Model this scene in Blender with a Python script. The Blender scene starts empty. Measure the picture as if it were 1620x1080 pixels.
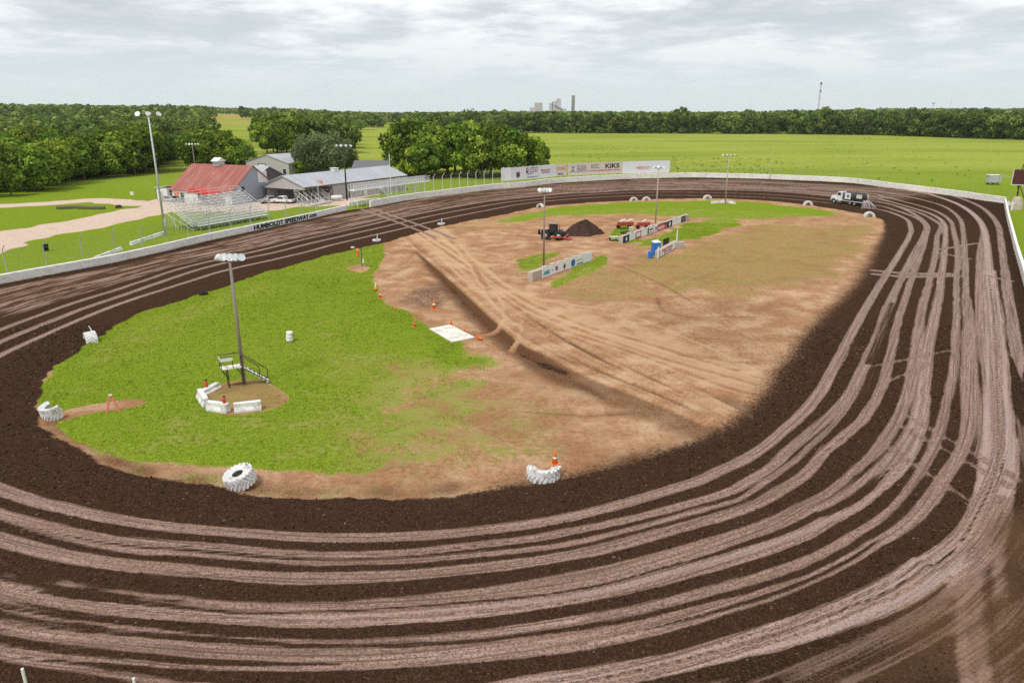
import bpy, bmesh, math, random
import numpy as np
from mathutils import Vector, Matrix
R = math.radians
C = bpy.context.scene.collection
scene = bpy.context.scene
# ------------------------------------------------------------------ camera
F, HZ, H = 1150.0, 176.0, 22.0          # focal length (px at 1620 wide), horizon row, camera height
PITCH = math.atan((540 - HZ) / F)
cam = bpy.data.cameras.new('camera'); camo = bpy.data.objects.new('camera', cam); C.objects.link(camo)
cam.sensor_fit = 'HORIZONTAL'; cam.angle = 2 * math.atan(810 / F); cam.clip_end = 40000; cam.clip_start = 0.5
camo.location = (0, 0, H); camo.rotation_euler = (math.pi / 2 - PITCH, 0, 0)
scene.camera = camo
# ------------------------------------------------------------------ light and exposure
SUN_EL, SUN_AZ = R(58), R(215)
scene.view_settings.view_transform = 'Standard'; scene.view_settings.look = 'None'
scene.view_settings.exposure = 0.7; scene.view_settings.gamma = 1
sun = bpy.data.lights.new('sun', 'SUN'); suno = bpy.data.objects.new('sun', sun); C.objects.link(suno)
sun.energy = 1.5; sun.angle = R(11); sun.color = (1, 0.96, 0.9)
sd = Vector((math.sin(SUN_AZ) * math.cos(SUN_EL), math.cos(SUN_AZ) * math.cos(SUN_EL), math.sin(SUN_EL)))
suno.rotation_euler = sd.to_track_quat('Z', 'Y').to_euler()
scene.cycles.max_bounces = 5; scene.cycles.diffuse_bounces = 2; scene.cycles.glossy_bounces = 2
scene.cycles.transparent_max_bounces = 6; scene.cycles.volume_bounces = 1
scene.cycles.use_denoising = False; scene.cycles.denoiser = 'OPENIMAGEDENOISE'; scene.cycles.denoising_input_passes = 'RGB_ALBEDO_NORMAL'; scene.cycles.denoising_prefilter = 'ACCURATE'

class NT:
    """short hand for building shader nodes"""
    def __init__(s, tree):
        s.t = tree; s.n = tree.nodes; s.l = tree.links
    def put(s, sock, v):
        if hasattr(v, 'is_output'): s.l.new(v, sock)
        elif v is not None:
            if isinstance(v, (tuple, list)) and len(v) == 3 and sock.type == 'RGBA': v = (*v, 1)
            sock.default_value = v
    def node(s, typ, **kw):
        nd = s.n.new(typ)
        for k, v in kw.items(): setattr(nd, k, v)
        return nd
    def m(s, op, a, b=0.5, c=None, clamp=False):
        nd = s.node('ShaderNodeMath', operation=op, use_clamp=clamp)
        s.put(nd.inputs[0], a); s.put(nd.inputs[1], b)
        if c is not None: s.put(nd.inputs[2], c)
        return nd.outputs[0]
    def mix(s, f, a, b, mode='MIX'):
        nd = s.node('ShaderNodeMix', data_type='RGBA', blend_type=mode)
        s.put(nd.inputs[0], f); s.put(nd.inputs[6], a); s.put(nd.inputs[7], b)
        return nd.outputs[2]
    def noise(s, vec, scale, detail=4, rough=0.55, dist=0.0):
        nd = s.node('ShaderNodeTexNoise')
        s.put(nd.inputs['Vector'], vec); nd.inputs['Scale'].default_value = scale
        nd.inputs['Detail'].default_value = detail; nd.inputs['Roughness'].default_value = rough
        nd.inputs['Distortion'].default_value = dist
        return nd.outputs['Fac']
    def vor(s, vec, scale, feature='F1', out='Distance', rnd=1.0):
        nd = s.node('ShaderNodeTexVoronoi', feature=feature)
        s.put(nd.inputs['Vector'], vec); nd.inputs['Scale'].default_value = scale; nd.inputs['Randomness'].default_value = rnd
        return nd.outputs[out]
    def step(s, v, lo, hi, a=0.0, b=1.0):
        nd = s.node('ShaderNodeMapRange', interpolation_type='SMOOTHSTEP')
        s.put(nd.inputs['Value'], v); s.put(nd.inputs['From Min'], lo); s.put(nd.inputs['From Max'], hi)
        s.put(nd.inputs['To Min'], a); s.put(nd.inputs['To Max'], b)
        return nd.outputs['Result']
    def ramp(s, f, stops):
        nd = s.node('ShaderNodeValToRGB'); cr = nd.color_ramp
        while len(cr.elements) < len(stops): cr.elements.new(0.5)
        for e, (p, c) in zip(cr.elements, stops): e.position = p; e.color = (*c, 1) if len(c) == 3 else c
        s.put(nd.inputs[0], f); return nd.outputs[0]
    def vmul(s, v, xyz):
        nd = s.node('ShaderNodeVectorMath', operation='MULTIPLY')
        s.put(nd.inputs[0], v); nd.inputs[1].default_value = xyz; return nd.outputs[0]
    def pos(s): return s.node('ShaderNodeNewGeometry').outputs['Position']
    def obj(s): return s.node('ShaderNodeTexCoord').outputs['Object']
    def sep(s, v):
        nd = s.node('ShaderNodeSeparateXYZ'); s.put(nd.inputs[0], v); return nd.outputs
    def attr(s, name):
        nd = s.node('ShaderNodeAttribute', attribute_name=name); return nd
    def bump(s, h, strength=0.5, dist=0.05):
        nd = s.node('ShaderNodeBump'); s.put(nd.inputs['Height'], h)
        nd.inputs['Strength'].default_value = strength; nd.inputs['Distance'].default_value = dist
        return nd.outputs[0]

# ------------------------------------------------------------------ sky
w = bpy.data.worlds.new('World'); scene.world = w; w.use_nodes = True
t = NT(w.node_tree); bg = w.node_tree.nodes['Background']
sky = t.node('ShaderNodeTexSky', sky_type='NISHITA', sun_disc=False)
sky.sun_elevation = SUN_EL; sky.sun_rotation = SUN_AZ; sky.altitude = 300
sky.air_density = 1; sky.dust_density = 2
dirv = t.node('ShaderNodeTexCoord').outputs['Generated']
sx, sy, sz = t.sep(dirv)
den = t.m('ADD', t.m('MAXIMUM', sz, 0.0), 0.13)
cmb = t.node('ShaderNodeCombineXYZ')
t.put(cmb.inputs[0], t.m('DIVIDE', sx, den)); t.put(cmb.inputs[1], t.m('DIVIDE', sy, den)); cmb.inputs[2].default_value = 3.7
cv = cmb.outputs[0]
cv = t.vmul(cv, (1.0, 1.1, 1)); n1 = t.noise(cv, 0.8, 6, 0.55, 0.4); n2 = t.noise(cv, 2.1, 6, 0.6, 0.3)
n3s = t.noise(cv, 5.5, 5, 0.6, 0.2)
cl = t.m('ADD', t.m('ADD', t.m('MULTIPLY', n1, 0.52), t.m('MULTIPLY', n2, 0.33)), t.m('MULTIPLY', n3s, 0.15))
cloud = t.ramp(cl, [(0.41, (4.9, 5.25, 5.65)), (0.465, (5.8, 6.15, 6.5)), (0.505, (7.4, 7.6, 7.8)), (0.555, (9.2, 9.2, 9.25))])
hor = t.step(sz, 0.0, 0.16)
cloud = t.mix(hor, (6.1, 6.75, 7.1), cloud)
t.put(bg.inputs['Color'], t.mix(0.93, sky.outputs[0], cloud)); bg.inputs['Strength'].default_value = 0.075

# ------------------------------------------------------------------ pixel rays onto the ground
cp, sp_ = math.cos(PITCH), math.sin(PITCH)
def ray(px, py):
    dx = (px - 810) / F; dy = -(py - 540) / F
    return dx, cp + dy * sp_, -sp_ + dy * cp
def P(px, py, z=0.0):
    dx, dy, dz = ray(px, py); k = (z - H) / dz
    return Vector((dx * k, dy * k, z))
def PA(pts):
    return np.array([P(*p)[:2] for p in pts])
def Ztop(px, py, base):
    """height of the point seen at row py straight above ground point base"""
    dx, dy, dz = ray(px, py); return H + dz * base.y / dy
def proj(x, y, z):
    yc = y * cp - (z - H) * sp_; zc = y * sp_ + (z - H) * cp
    return 810 + F * x / yc, 540 - F * zc / yc
def crom(p, closed=False, n=8):
    p = np.asarray(p, float); N = len(p); out = []
    for i in range(N if closed else N - 1):
        if closed: a, b, c, d = p[(i - 1) % N], p[i], p[(i + 1) % N], p[(i + 2) % N]
        else: a, b, c, d = p[max(i - 1, 0)], p[i], p[i + 1], p[min(i + 2, N - 1)]
        for k in range(n):
            u = k / n
            out.append(0.5 * (2 * b + (c - a) * u + (2 * a - 5 * b + 4 * c - d) * u * u + (3 * b - a - 3 * c + d) * u ** 3))
    if not closed: out.append(p[-1])
    return np.array(out)
def sstep(v, a, b):
    u = np.clip((v - a) / (b - a), 0, 1); return u * u * (3 - 2 * u)
def inside(x, y, poly):
    r = np.zeros(x.shape, bool); n = len(poly)
    for i in range(n):
        x0, y0 = poly[i]; x1, y1 = poly[(i + 1) % n]
        c = (y0 > y) != (y1 > y)
        if y1 != y0: r ^= c & (x < (x1 - x0) * (y - y0) / (y1 - y0) + x0)
    return r

# ------------------------------------------------------------------ track layout
L1px = [(0,563),(77,527),(140,500),(200,477),(300,445),(360,427),(467,403),(540,384),(640,361),(700,347),(770,333),(840,321),
        (950,312),(1060,309),(1200,312),(1300,320),(1386,331),(1414,338),(1435,348),(1441,361),(1440,371),(1424,400),(1400,437),
        (1357,510),(1320,580),(1280,643),(1197,715),(1140,744),(1080,769),(900,818),(720,843),(540,851),(360,841),(180,821),
        (0,775),(-80,725),(-115,665),(-75,605)]
L1 = crom(PA(L1px), True, 6)
wall_a = [(0,450),(90,433),(180,416),(260,398),(330,381),(401,366),(480,349),(549,333)]
wall_b = [(587,328),(640,318),(700,310),(780,300),(830,296),(880,290),(979,284),(1080,281),(1110,281),(1200,283),(1300,287),(1350,290),(1411,298),(1460,304),(1513,311),(1552,317),(1588,322)]
wall_c = [(1588,322),(1592,345),(1597,366),(1604,395),(1613,427)]
wA, wB, wC = PA(wall_a), PA(wall_b), PA(wall_c)
near_wall = np.array([(66,91),(58,76),(51,61),(46,46),(40,30),(28,18),(6,15.5),(-15,17),(-35,24),(-55,38),(-68,60),(-73,78)])
wall_poly = np.vstack([wA, wB, wC[1:], near_wall])
infpx = [(64,660),(75,600),(130,548),(220,496),(330,461),(450,422),(560,394),(610,383),(700,358),(800,339),(850,328),(900,323),(1000,317),(1110,314),(1200,317),
         (1290,326),(1370,340),(1400,352),(1398,380),(1370,440),(1305,510),(1255,575),(1215,630),(1150,680),(1050,718),(900,757),
         (750,780),(600,790),(450,787),(330,770),(200,748),(110,706)]
INF = crom(PA(infpx), True, 5)

# ------------------------------------------------------------------ terrain sheet
def lines(lo, hi, step):
    v = [lo]
    while v[-1] < hi: v.append(v[-1] + step(v[-1]))
    return v
xi = lines(-132, 134, lambda v: 0.25)
yi = lines(14, 292, lambda v: 0.12 + 0.0022 * max(v, 14))
def grow(a, end, s0, k):
    v = []; s = s0; x = a
    while abs(x) < abs(end):
        s *= k; x += math.copysign(s, end); v.append(x)
    return v
X = np.array(sorted(grow(xi[0], -4600, 2.0, 1.13)) + xi + grow(xi[-1], 4600, 2.0, 1.13))
Y = np.array([-600., -300, -150, -70, -30, -12, -4, 2, 7, 11] + yi + grow(yi[-1], 5600, 1.5, 1.10))
nx, ny = len(X), len(Y)
GX, GY = np.meshgrid(X, Y); gx, gy = GX.ravel(), GY.ravel(); NV = len(gx)
def hills(x, y):
    r = np.hypot(x, y); az = np.arctan2(x, np.maximum(y, 1))
    up = sstep(r, 600, 1700)
    left = sstep(-az, 0.12, 0.42); right = sstep(az, 0.20, 0.5)
    return up * (17 * left + 10 * right + 3 * np.sin(x * 0.004 + 1) * sstep(r, 900, 2000)) * (y > 0)
rng = np.random.default_rng(7)
def vnoise(x, y, cell, seed):
    """value noise on a lattice"""
    g = np.random.default_rng(seed).random((256, 256))
    u, v = x / cell, y / cell; i, j = np.floor(u).astype(int), np.floor(v).astype(int)
    fu, fv = u - i, v - j; fu = fu * fu * (3 - 2 * fu); fv = fv * fv * (3 - 2 * fv)
    a = g[i % 256, j % 256]; b = g[(i + 1) % 256, j % 256]; c = g[i % 256, (j + 1) % 256]; d = g[(i + 1) % 256, (j + 1) % 256]
    return (a * (1 - fu) + b * fu) * (1 - fv) + (c * (1 - fu) + d * fu) * fv
box = (gx > -131) & (gx < 133) & (gy > 14) & (gy < 291)
bi = np.where(box)[0]; bx, by = gx[bi], gy[bi]
inw = inside(bx, by, wall_poly); ininf = inside(bx, by, INF)
# along / across coordinates about the innermost groove
seg0, seg1 = L1, np.roll(L1, -1, 0); sl = np.hypot(*(seg1 - seg0).T); s0 = np.concatenate([[0], np.cumsum(sl)[:-1]]); SL = sl.sum()
L1in = inside
def st_of(px, py):
    px = np.asarray(px, float); py = np.asarray(py, float)
    best = np.full(px.shape, 1e9); bs = np.zeros(px.shape)
    for a, b, l, s in zip(seg0, seg1, sl, s0):
        d = b - a; u = np.clip(((px - a[0]) * d[0] + (py - a[1]) * d[1]) / (l * l), 0, 1)
        q = (px - a[0] - u * d[0]) ** 2 + (py - a[1] - u * d[1]) ** 2
        k = q < best; best[k] = q[k]; bs[k] = (s + u * l)[k]
    tt = np.sqrt(best); tt[inside(px, py, L1)] *= -1
    return bs, tt
tr = inw
S = np.zeros(len(bx)); T = np.zeros(len(bx))
S[tr], T[tr] = st_of(bx[tr], by[tr])
lane = np.zeros(len(bx)); soil = np.zeros(len(bx)); grass = np.zeros(len(bx)); dry = np.zeros(len(bx))
streak = np.full(len(bx), 0.5); wet = np.zeros(len(bx)); road = np.zeros(len(bx)); brown = np.zeros(len(bx))
# signed distance to infield edge (positive in the track), roughly by nearest vertex segments
def dist_poly(x, y, pts, closed=True):
    best = np.full(x.shape, 1e9); n = len(pts)
    for i in range(n if closed else n - 1):
        a, b = pts[i], pts[(i + 1) % n]; d = b - a; l2 = max(d @ d, 1e-9)
        u = np.clip(((x - a[0]) * d[0] + (y - a[1]) * d[1]) / l2, 0, 1)
        best = np.minimum(best, (x - a[0] - u * d[0]) ** 2 + (y - a[1] - u * d[1]) ** 2)
    return np.sqrt(best)
dinf = dist_poly(bx, by, INF); dinf[ininf] *= -1
nz_edge = (vnoise(bx, by, 3.1, 1) - .5) * 1.6 + (vnoise(bx, by, 0.9, 2) - .5) * 0.8
# how soft the soil edge is: crisp along the grass, very soft on the right-hand side of the infield
pxg, pyg = proj(bx, by, 0)
soft = 0.5 + 4.5 * sstep(pxg, 950, 1250) * sstep(pyg, 330, 400) + (.5 + 2.2 * sstep(pxg, 640, 900)) * sstep(pyg, 640, 720) * (1 - sstep(pxg, 950, 1150))
soil = sstep(dinf + nz_edge * np.minimum(.6, .8 / soft), -soft * 1.0, soft * 0.6)
soil[~inw] = 0
# grooves: each is a list of photographed points, turned into across-track offset as a function of distance along the track
def groove(pts, width, val=1.0, edge=0.25, rag=0.35):
    q = PA(pts); s, tt = st_of(q[:, 0], q[:, 1])
    wd = np.full(len(pts), width) if np.isscalar(width) else np.interp(np.linspace(0, 1, len(pts)), np.linspace(0, 1, len(width)), width)
    vl = np.full(len(pts), val) if np.isscalar(val) else np.interp(np.linspace(0, 1, len(pts)), np.linspace(0, 1, len(val)), val)
    o = np.argsort(s); s, tt, wd, vl = s[o], tt[o], wd[o], vl[o]
    closed = True
    gap = np.diff(np.concatenate([s, [s[0] + SL]])); big = gap.argmax()
    tk = np.interp(S[tr], s, tt, period=SL); wk = np.interp(S[tr], s, wd, period=SL); vk = np.interp(S[tr], s, vl, period=SL)
    m = np.ones(tr.sum())
    if gap[big] > 60:          # open groove: fade at its two ends
        e0, e1 = s[big], (s[(big + 1) % len(s)])
        off = (S[tr] - e0) % SL; gl = (e1 - e0) % SL; m = 1 - ((off > 0) & (off < gl)); pos_ = (S[tr] - e1) % SL; ll = SL - gl
        wk = wk * np.clip(np.minimum(pos_, ll - pos_) / min(9.0, ll * .3), 0, 1)
    rg = (vnoise(S[tr], T[tr], 2.3, 11) - .5) * rag + (vnoise(S[tr], T[tr], 0.6, 12) - .5) * rag * .5
    d = np.abs(T[tr] - tk + rg * .3) - wk / 2
    g = (1 - sstep(d, -edge, edge)) * m
    return g, vk
corner = (pxg > 1388) & (pyg < 428); CORNER = []
def add_groove(*a, **k):
    g, v = groove(*a, **k); l = lane[tr]; g = g * ~corner[tr]; CORNER.append((a[0], a[1], np.max(a[2]) if len(a) > 2 else 1.0))
    lane[tr] = l * (1 - g) + np.maximum(l, v) * g if np.mean(v) > 0 else l * (1 - g)
def cut_groove(pts, width, val=0.0, **k):
    g, v = groove(pts, width, 1.0, **k); l = lane[tr]; lane[tr] = l * (1 - g) + np.minimum(l, val) * g
lane[tr] = 0
# base tone between the outer grooves of the front and far straights and in the near turn
Twall = None
def zone(pts_in, pts_out, val, blend=1.2):
    qi = PA(pts_in); si, ti = st_of(qi[:, 0], qi[:, 1]); qo = PA(pts_out); so, to = st_of(qo[:, 0], qo[:, 1])
    oi, oo = np.argsort(si), np.argsort(so)
    a = np.interp(S[tr], si[oi], ti[oi], period=SL); b = np.interp(S[tr], so[oo], to[oo], period=SL)
    g = sstep(T[tr] - a, -blend, blend) * (1 - sstep(T[tr] - b, -blend, blend))
    return g
g = zone([(0,508),(180,452),(360,404),(540,364),(700,331),(840,313),(950,305),(1060,301),(1200,303),(1300,310),(1380,320)],
         [(0,455),(180,421),(360,378),(540,338),(700,310),(840,295),(950,287),(1060,283),(1200,285),(1300,290),(1380,296)], 1)
q = PA([(0,508),(1390,320)]); se, _ = st_of(q[:, 0], q[:, 1])
along = ((S[tr] - se[0]) % SL) / ((se[1] - se[0]) % SL)
g = g * sstep(along, -.02, .03) * (1 - sstep(along, .97, 1.03)) * (along < 1.03)
nzl = vnoise(S[tr] / 14, T[tr], 0.55, 21) * .6 + vnoise(S[tr] / 5, T[tr], 0.28, 22) * .4
lane[tr] = np.maximum(lane[tr], g * np.clip(0.52 + (nzl - .5) * 1.2, 0.05, .9))
brown[tr] = np.maximum(brown[tr], g * .8)
# near turn: pale zone of the merged outer grooves
g = zone([(0,888),(180,931),(360,950),(540,950),(720,935),(900,905),(1080,865),(1200,833)],
         [(0,1045),(180,1085),(360,1098),(540,1092),(720,1065),(900,1035),(1080,985),(1200,940)], 1, .35)
q = PA([(1230,820),(0,888)]); se, _ = st_of(q[:, 0], q[:, 1]); ln = (se[1] - se[0]) % SL
along = ((S[tr] - se[0]) % SL) / ln
g = g * sstep(along, 0, .25) * (1 - sstep(along, 1.15, 1.5)) * (along < 1.5)
lane[tr] = np.maximum(lane[tr], g * np.clip(0.60 + (nzl - .5) * 1.5, 0.0, .9)); brown[tr] = np.maximum(brown[tr], g * .35)
add_groove(L1px, [.9,.9,.8,.8,1.0,1.0,.9,1.3], .92)
L2 = [(0,541),(180,472),(360,415),(540,374),(700,338),(840,316),(950,307),(1060,304),(1200,307),(1300,315),(1386,325),(1417,333),(1450,345),(1465,357),
      (1462,372),(1443,407),(1423,447),(1403,487),(1390,527),(1370,573),(1340,627),(1293,673),(1245,714),(1165,773),(1080,800),(900,841),(720,867),(540,879),(360,868),(180,854),(0,814)]
add_groove(L2, [1.1,1.0,.9,.9,1.0,1.0,.8,.7,1.0], .85)
L2b = [(1420,470),(1390,540),(1327,662),(1280,708),(1240,742),(1173,789),(1080,815),(900,860),(720,880),(540,889),(360,880),(180,865),(0,829)]
add_groove(L2b, [.3,.5,.5,.6,.8], .8)
L3 = [(0,522),(180,460),(360,407),(540,366),(700,331),(840,311),(950,303),(1060,300),(1200,302),(1300,309),(1386,319),(1420,327),(1450,341),(1466,357),
      (1463,380),(1450,420),(1437,457),(1423,500),(1410,553),(1397,607),(1367,660),(1306,713),(1213,790),(1080,834),(900,879),(720,902),(540,914),(360,910),(180,892),(0,854)]
add_groove(L3, [1.0,1.0,.9,.9,.9,.9,1.0,1.2], .82)
L4 = [(1380,318),(1415,325),(1455,337),(1478,349),(1489,358),(1483,373),(1480,400),(1470,447),(1457,493),(1450,547),(1440,607),(1417,667),(1385,714),(1340,752),(1213,826),(1080,870),(900,915),(720,937),(540,952)]
add_groove(L4, [.8,.9,.9,1.1,.9,.8,.7], [.85,.85,.8,.75,.8,.8,.5])
L4b = [(1466,612),(1440,680),(1400,730),(1213,840),(1080,882),(900,928),(720,948)]
add_groove(L4b, .7, .75)
L5 = [(1380,312),(1400,317),(1440,328),(1476,340),(1493,353),(1496,370),(1494,400),(1487,460),(1477,507),(1467,560),(1460,613),(1453,667),(1432,722),(1380,797),(1260,854),(1080,911),(900,951),(720,970),(540,981),(360,980),(180,962),(0,940)]
add_groove(L5, [.9,.9,1.0,1.2,1.5,1.5,1.4], .95)
L6 = [(1380,306),(1409,314),(1445,323),(1480,334),(1503,349),(1509,368),(1515,400),(1513,460),(1513,500),(1510,560),(1500,627),(1485,680),(1467,725),(1380,827),(1260,894),(1080,946),(900,986),(720,1006),(540,1018),(360,1016),(180,1006),(0,976)]
add_groove(L6, [.8,.9,.8,.8,1.0,.8], [.8,.8,.8,.75,.6,.6])
L7 = [(1380,301),(1420,308),(1462,317),(1496,328),(1518,346),(1524,370),(1528,427),(1530,500),(1529,560),(1527,600),(1530,660),(1521,713),(1496,752),(1400,852),(1260,922),(1080,972),(900,1005),(720,1027),(540,1037),(360,1034),(180,1018),(0,998)]
add_groove(L7, [.8,.9,.9,.9,1.0,1.1], .8)
L7b = [(1535,470),(1538,540),(1541,610),(1542,660),(1538,720)]
add_groove(L7b, .8, .75)
L8 = [(1505,765),(1466,820),(1380,884),(1260,939),(1080,992),(900,1032),(720,1045),(540,1058),(360,1058),(180,1045),(0,1024)]
add_groove(L8, [.5,.6,.7], .8)
L9 = [(1378,296),(1417,298),(1456,304),(1492,314),(1523,327),(1546,345),(1557,365),(1562,400),(1565,440),(1572,500),(1576,560),(1577,620),(1578,680),(1577,730),(1563,780),(1540,825),(1483,890),(1370,950),(1260,993),(1080,1043),(900,1081),(720,1108),(540,1125)]
add_groove(L9, [1.0,1.2,1.7,1.8,2.0,2.6,3.2,3.2,2.4], 1.0)
L9a = [(1557,367),(1550,400),(1549,470),(1553,530),(1562,590),(1570,640),(1575,690)]
add_groove(L9a, [1.2,.9,.8], .85)
L10 = [(1400,292),(1440,297),(1500,308),(1545,324),(1568,341),(1580,360),(1583,379),(1590,430),(1600,500),(1610,560),(1618,610)]
add_groove(L10, [.9,1.1,1.3,1.2], .8)
add_groove([(1600,650),(1640,760),(1660,900)], 1.4, .5)
# dark lines left between grooves
q_ = sstep(T, 11, 16); brown[tr] = np.maximum(brown[tr], .38 * (1 - q_[tr]))
for pts, wd in (([(0,822),(180,860),(360,875),(540,885),(720,873),(900,851),(1080,808)], .16),
                ([(0,928),(180,950),(360,968),(540,966),(720,955),(900,935),(1080,890)], .2),
                ([(0,878),(180,912),(360,927),(500,934)], .9), ([(800,906),(900,893),(1080,853),(1213,811),(1320,752),(1372,702),(1400,650)], .8),
                ([(0,959),(180,982),(360,996),(540,1001),(720,990),(900,965),(1080,928),(1260,872),(1380,808),(1437,752),(1462,700)], [.7,.7,.75,.8,.7]),
                ([(0,1018),(180,1038),(360,1047),(540,1050)], .35), ([(0,1035),(180,1056),(360,1070),(540,1072),(720,1062),(900,1046),(1080,1010),(1260,953),(1380,899),(1480,836),(1524,780),(1548,715)], [.5,.7,.9,1.2,1.5,1.3]),
                ([(0,985),(180,1003),(360,1012),(540,1024),(720,1016),(900,996),(1080,960),(1260,911),(1380,841),(1462,768)], [.15,.2,.3,.35]), ([(1020,905),(1080,893),(1260,830),(1380,773),(1420,725)], .3),
                ([(1000,1000),(1080,981),(1260,926),(1400,846)], .2), ([(900,1100),(1080,1074),(1260,1036),(1380,998),(1450,960),(1505,912)], .9)):
    cut_groove(pts, wd, .08, edge=.15)
for pts in ([(0,531),(180,466),(360,411),(540,370),(700,334),(840,313),(1060,302),(1300,312)], [(0,552),(180,478),(360,421),(540,379),(700,342),(840,318),(1060,306)],
            [(0,512),(180,455),(360,403),(540,362),(700,328),(840,309),(1060,298),(1300,306)], [(0,480),(180,436),(360,391),(540,350),(700,317),(840,301),(1060,293),(1200,295)],
            [(0,468),(180,428),(360,385),(540,344)], [(0,496),(180,444),(360,397),(540,356),(700,322),(840,305)]):
    cut_groove(pts, [.35,.5,.6], .1, edge=.2)
cut_groove([(0,455),(180,420),(360,378),(540,337)], .8, .05, edge=.5)
cut_groove([(620,324),(700,314),(780,304),(880,294),(979,288),(1110,285),(1200,287),(1300,291),(1411,301),(1513,315),(1580,326)], [.8,1.2,1.6], .02, edge=.6)
L9n = L9[8:]
cut_groove(L9n, .10, .12, edge=.1); cut_groove([(x_ - 8, y_ - 9) for x_, y_ in L9n], .06, .3, edge=.1); cut_groove([(x_ + 7, y_ + 9) for x_, y_ in L9n], .06, .25, edge=.1)
for Lk in (L1px[20:36], L2[16:], L3[16:], L5[6:]): cut_groove(Lk, .05, .25, edge=.12)
# free strokes in world space
def paint(arr, pts, width, val, edge=.25, mode='mix', n=6):
    c = crom(PA(pts), False, n); wd = np.full(len(c), width) if np.isscalar(width) else np.interp(np.linspace(0, 1, len(c)), np.linspace(0, 1, len(width)), width)
    mw = max(wd) / 2 + edge
    k = (bx > c[:, 0].min() - mw) & (bx < c[:, 0].max() + mw) & (by > c[:, 1].min() - mw) & (by < c[:, 1].max() + mw)
    ki = np.where(k)[0]; x, y = bx[ki], by[ki]; best = np.full(len(ki), 9.)
    for i in range(len(c) - 1):
        a, b = c[i], c[i + 1]; d = b - a; l2 = max(d @ d, 1e-9)
        u = np.clip(((x - a[0]) * d[0] + (y - a[1]) * d[1]) / l2, 0, 1)
        best = np.minimum(best, np.hypot(x - a[0] - u * d[0], y - a[1] - u * d[1]) - wd[i] / 2)
    g = 1 - sstep(best, -edge, edge)
    arr[ki] = arr[ki] * (1 - g) + val * g
def blob(arr, poly, val, edge=2.0, amp=1.0, seed=3, cell=3.0):
    pp = PA(poly); c = crom(pp, True, 4); m = edge * 2 + 1
    k = (bx > c[:, 0].min() - m) & (bx < c[:, 0].max() + m) & (by > c[:, 1].min() - m) & (by < c[:, 1].max() + m); ki = np.where(k)[0]
    d = dist_poly(bx[ki], by[ki], c); d[inside(bx[ki], by[ki], c)] *= -1
    d += (vnoise(bx[ki], by[ki], cell, seed) - .5) * edge * 1.2
    g = (1 - sstep(d, -edge, edge * .6)) * amp
    arr[ki] = arr[ki] * (1 - g) + val * g
for pts_, wd_, vl_ in CORNER:
    idx = [i_ for i_, q_ in enumerate(pts_) if q_[0] > 1290 and q_[1] < 525 and not (q_[1] > 400 and q_[0] < 1340)]
    if len(idx) < 3: continue
    keep = lane.copy(); w0 = wd_ if np.isscalar(wd_) else wd_[1]; paint(lane, [pts_[i_] for i_ in idx], w0 * 1.05, vl_, .35); lane = np.where(corner, np.maximum(lane, keep), keep)
# crossings on the track
for a, b in (((572,331),(690,376)), ((588,330),(720,378))):
    paint(lane, [a, ((a[0]+b[0])/2, (a[1]+b[1])/2 - 1), b], .9, .85)
for pts in ([(1382,428),(1440,433),(1500,433)], [(1384,434),(1440,438),(1510,436)]): paint(lane, pts, 1.6, .7, .5)
for pts in ([(1485,400),(1535,410)], [(1560,436),(1600,445)], [(1487,395),(1545,385)]): paint(lane, pts, .8, .75, .3)
for k, (a, b) in enumerate((((1415,668),(1600,770)), ((1430,655),(1615,760)), ((1400,705),(1530,790)), ((1380,580),(1500,555)), ((1390,610),(1470,575)))):
    paint(lane, [a, b], .45, .62, .3)
for pts in ([(1375,575),(1395,530),(1412,480)], [(1365,620),(1385,590)]): paint(lane, pts, .8, .35, .5)
for pts in ([(1590,790),(1550,880),(1522,960),(1530,1085)], [(1570,830),(1545,920),(1560,1085)], [(1595,800),(1580,900),(1600,1085)]):
    paint(lane, pts, .8, .6, .3); 
blob(brown, [(1510,900),(1560,820),(1640,760),(1700,1100),(1500,1120),(1300,1080),(1400,1010)], 1.0, 2.0)
blob(lane, [(1560,930),(1600,820),(1680,900),(1700,1100),(1590,1100)], .36, 1.5)
for pts in ([(1250,1085),(1400,1015),(1505,960)], [(1150,1090),(1330,1030),(1505,935)], [(1330,1085),(1430,1035),(1515,985)]): paint(lane, pts, .7, .5, .4)
# ------------------------------------------------------------------ infield paint
blob(grass, [(61,655),(70,598),(124,543),(216,490),(326,455),(446,416),(558,389),(608,387),(611,408),(596,432),(604,466),(642,492),(690,522),(735,548),(700,600),(640,680),(600,745),(480,748),(330,738),(180,722),(96,692)], 1.0, 1.0)
blob(grass, [(560,560),(640,540),(735,548),(800,590),(845,640),(850,690),(830,735),(700,760),(600,760),(500,745),(560,640)], .68, 5, seed=8)
blob(grass, [(760,610),(850,620),(870,690),(840,745),(700,765),(740,690)], .50, 5, seed=8)
blob(dry, [(560,580),(700,570),(900,650),(900,740),(700,770),(520,760),(560,680)], .55, 4, seed=9)
blob(dry, [(500,510),(600,540),(640,600),(560,640),(480,600)], .35, 4, seed=19)
blob(dry, [(260,660),(420,650),(560,620),(640,690),(560,745),(330,735),(200,715)], .4, 4, seed=91)
blob(dry, [(130,560),(230,505),(400,450),(420,462),(280,515),(160,580)], .35, 1.5, seed=10)
blob(grass, [(770,352),(850,332),(950,322),(1110,317),(1200,320),(1290,330),(1330,340),(1200,347),(1100,345),(1000,340),(900,342),(830,350)], .95, 2.5, seed=4)
blob(grass, [(880,442),(945,405),(965,412),(930,440),(870,458)], .9, 1.2, seed=5)
blob(grass, [(815,410),(870,398),(900,400),(850,425),(815,428)], .62, 1.5, seed=6)
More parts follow.
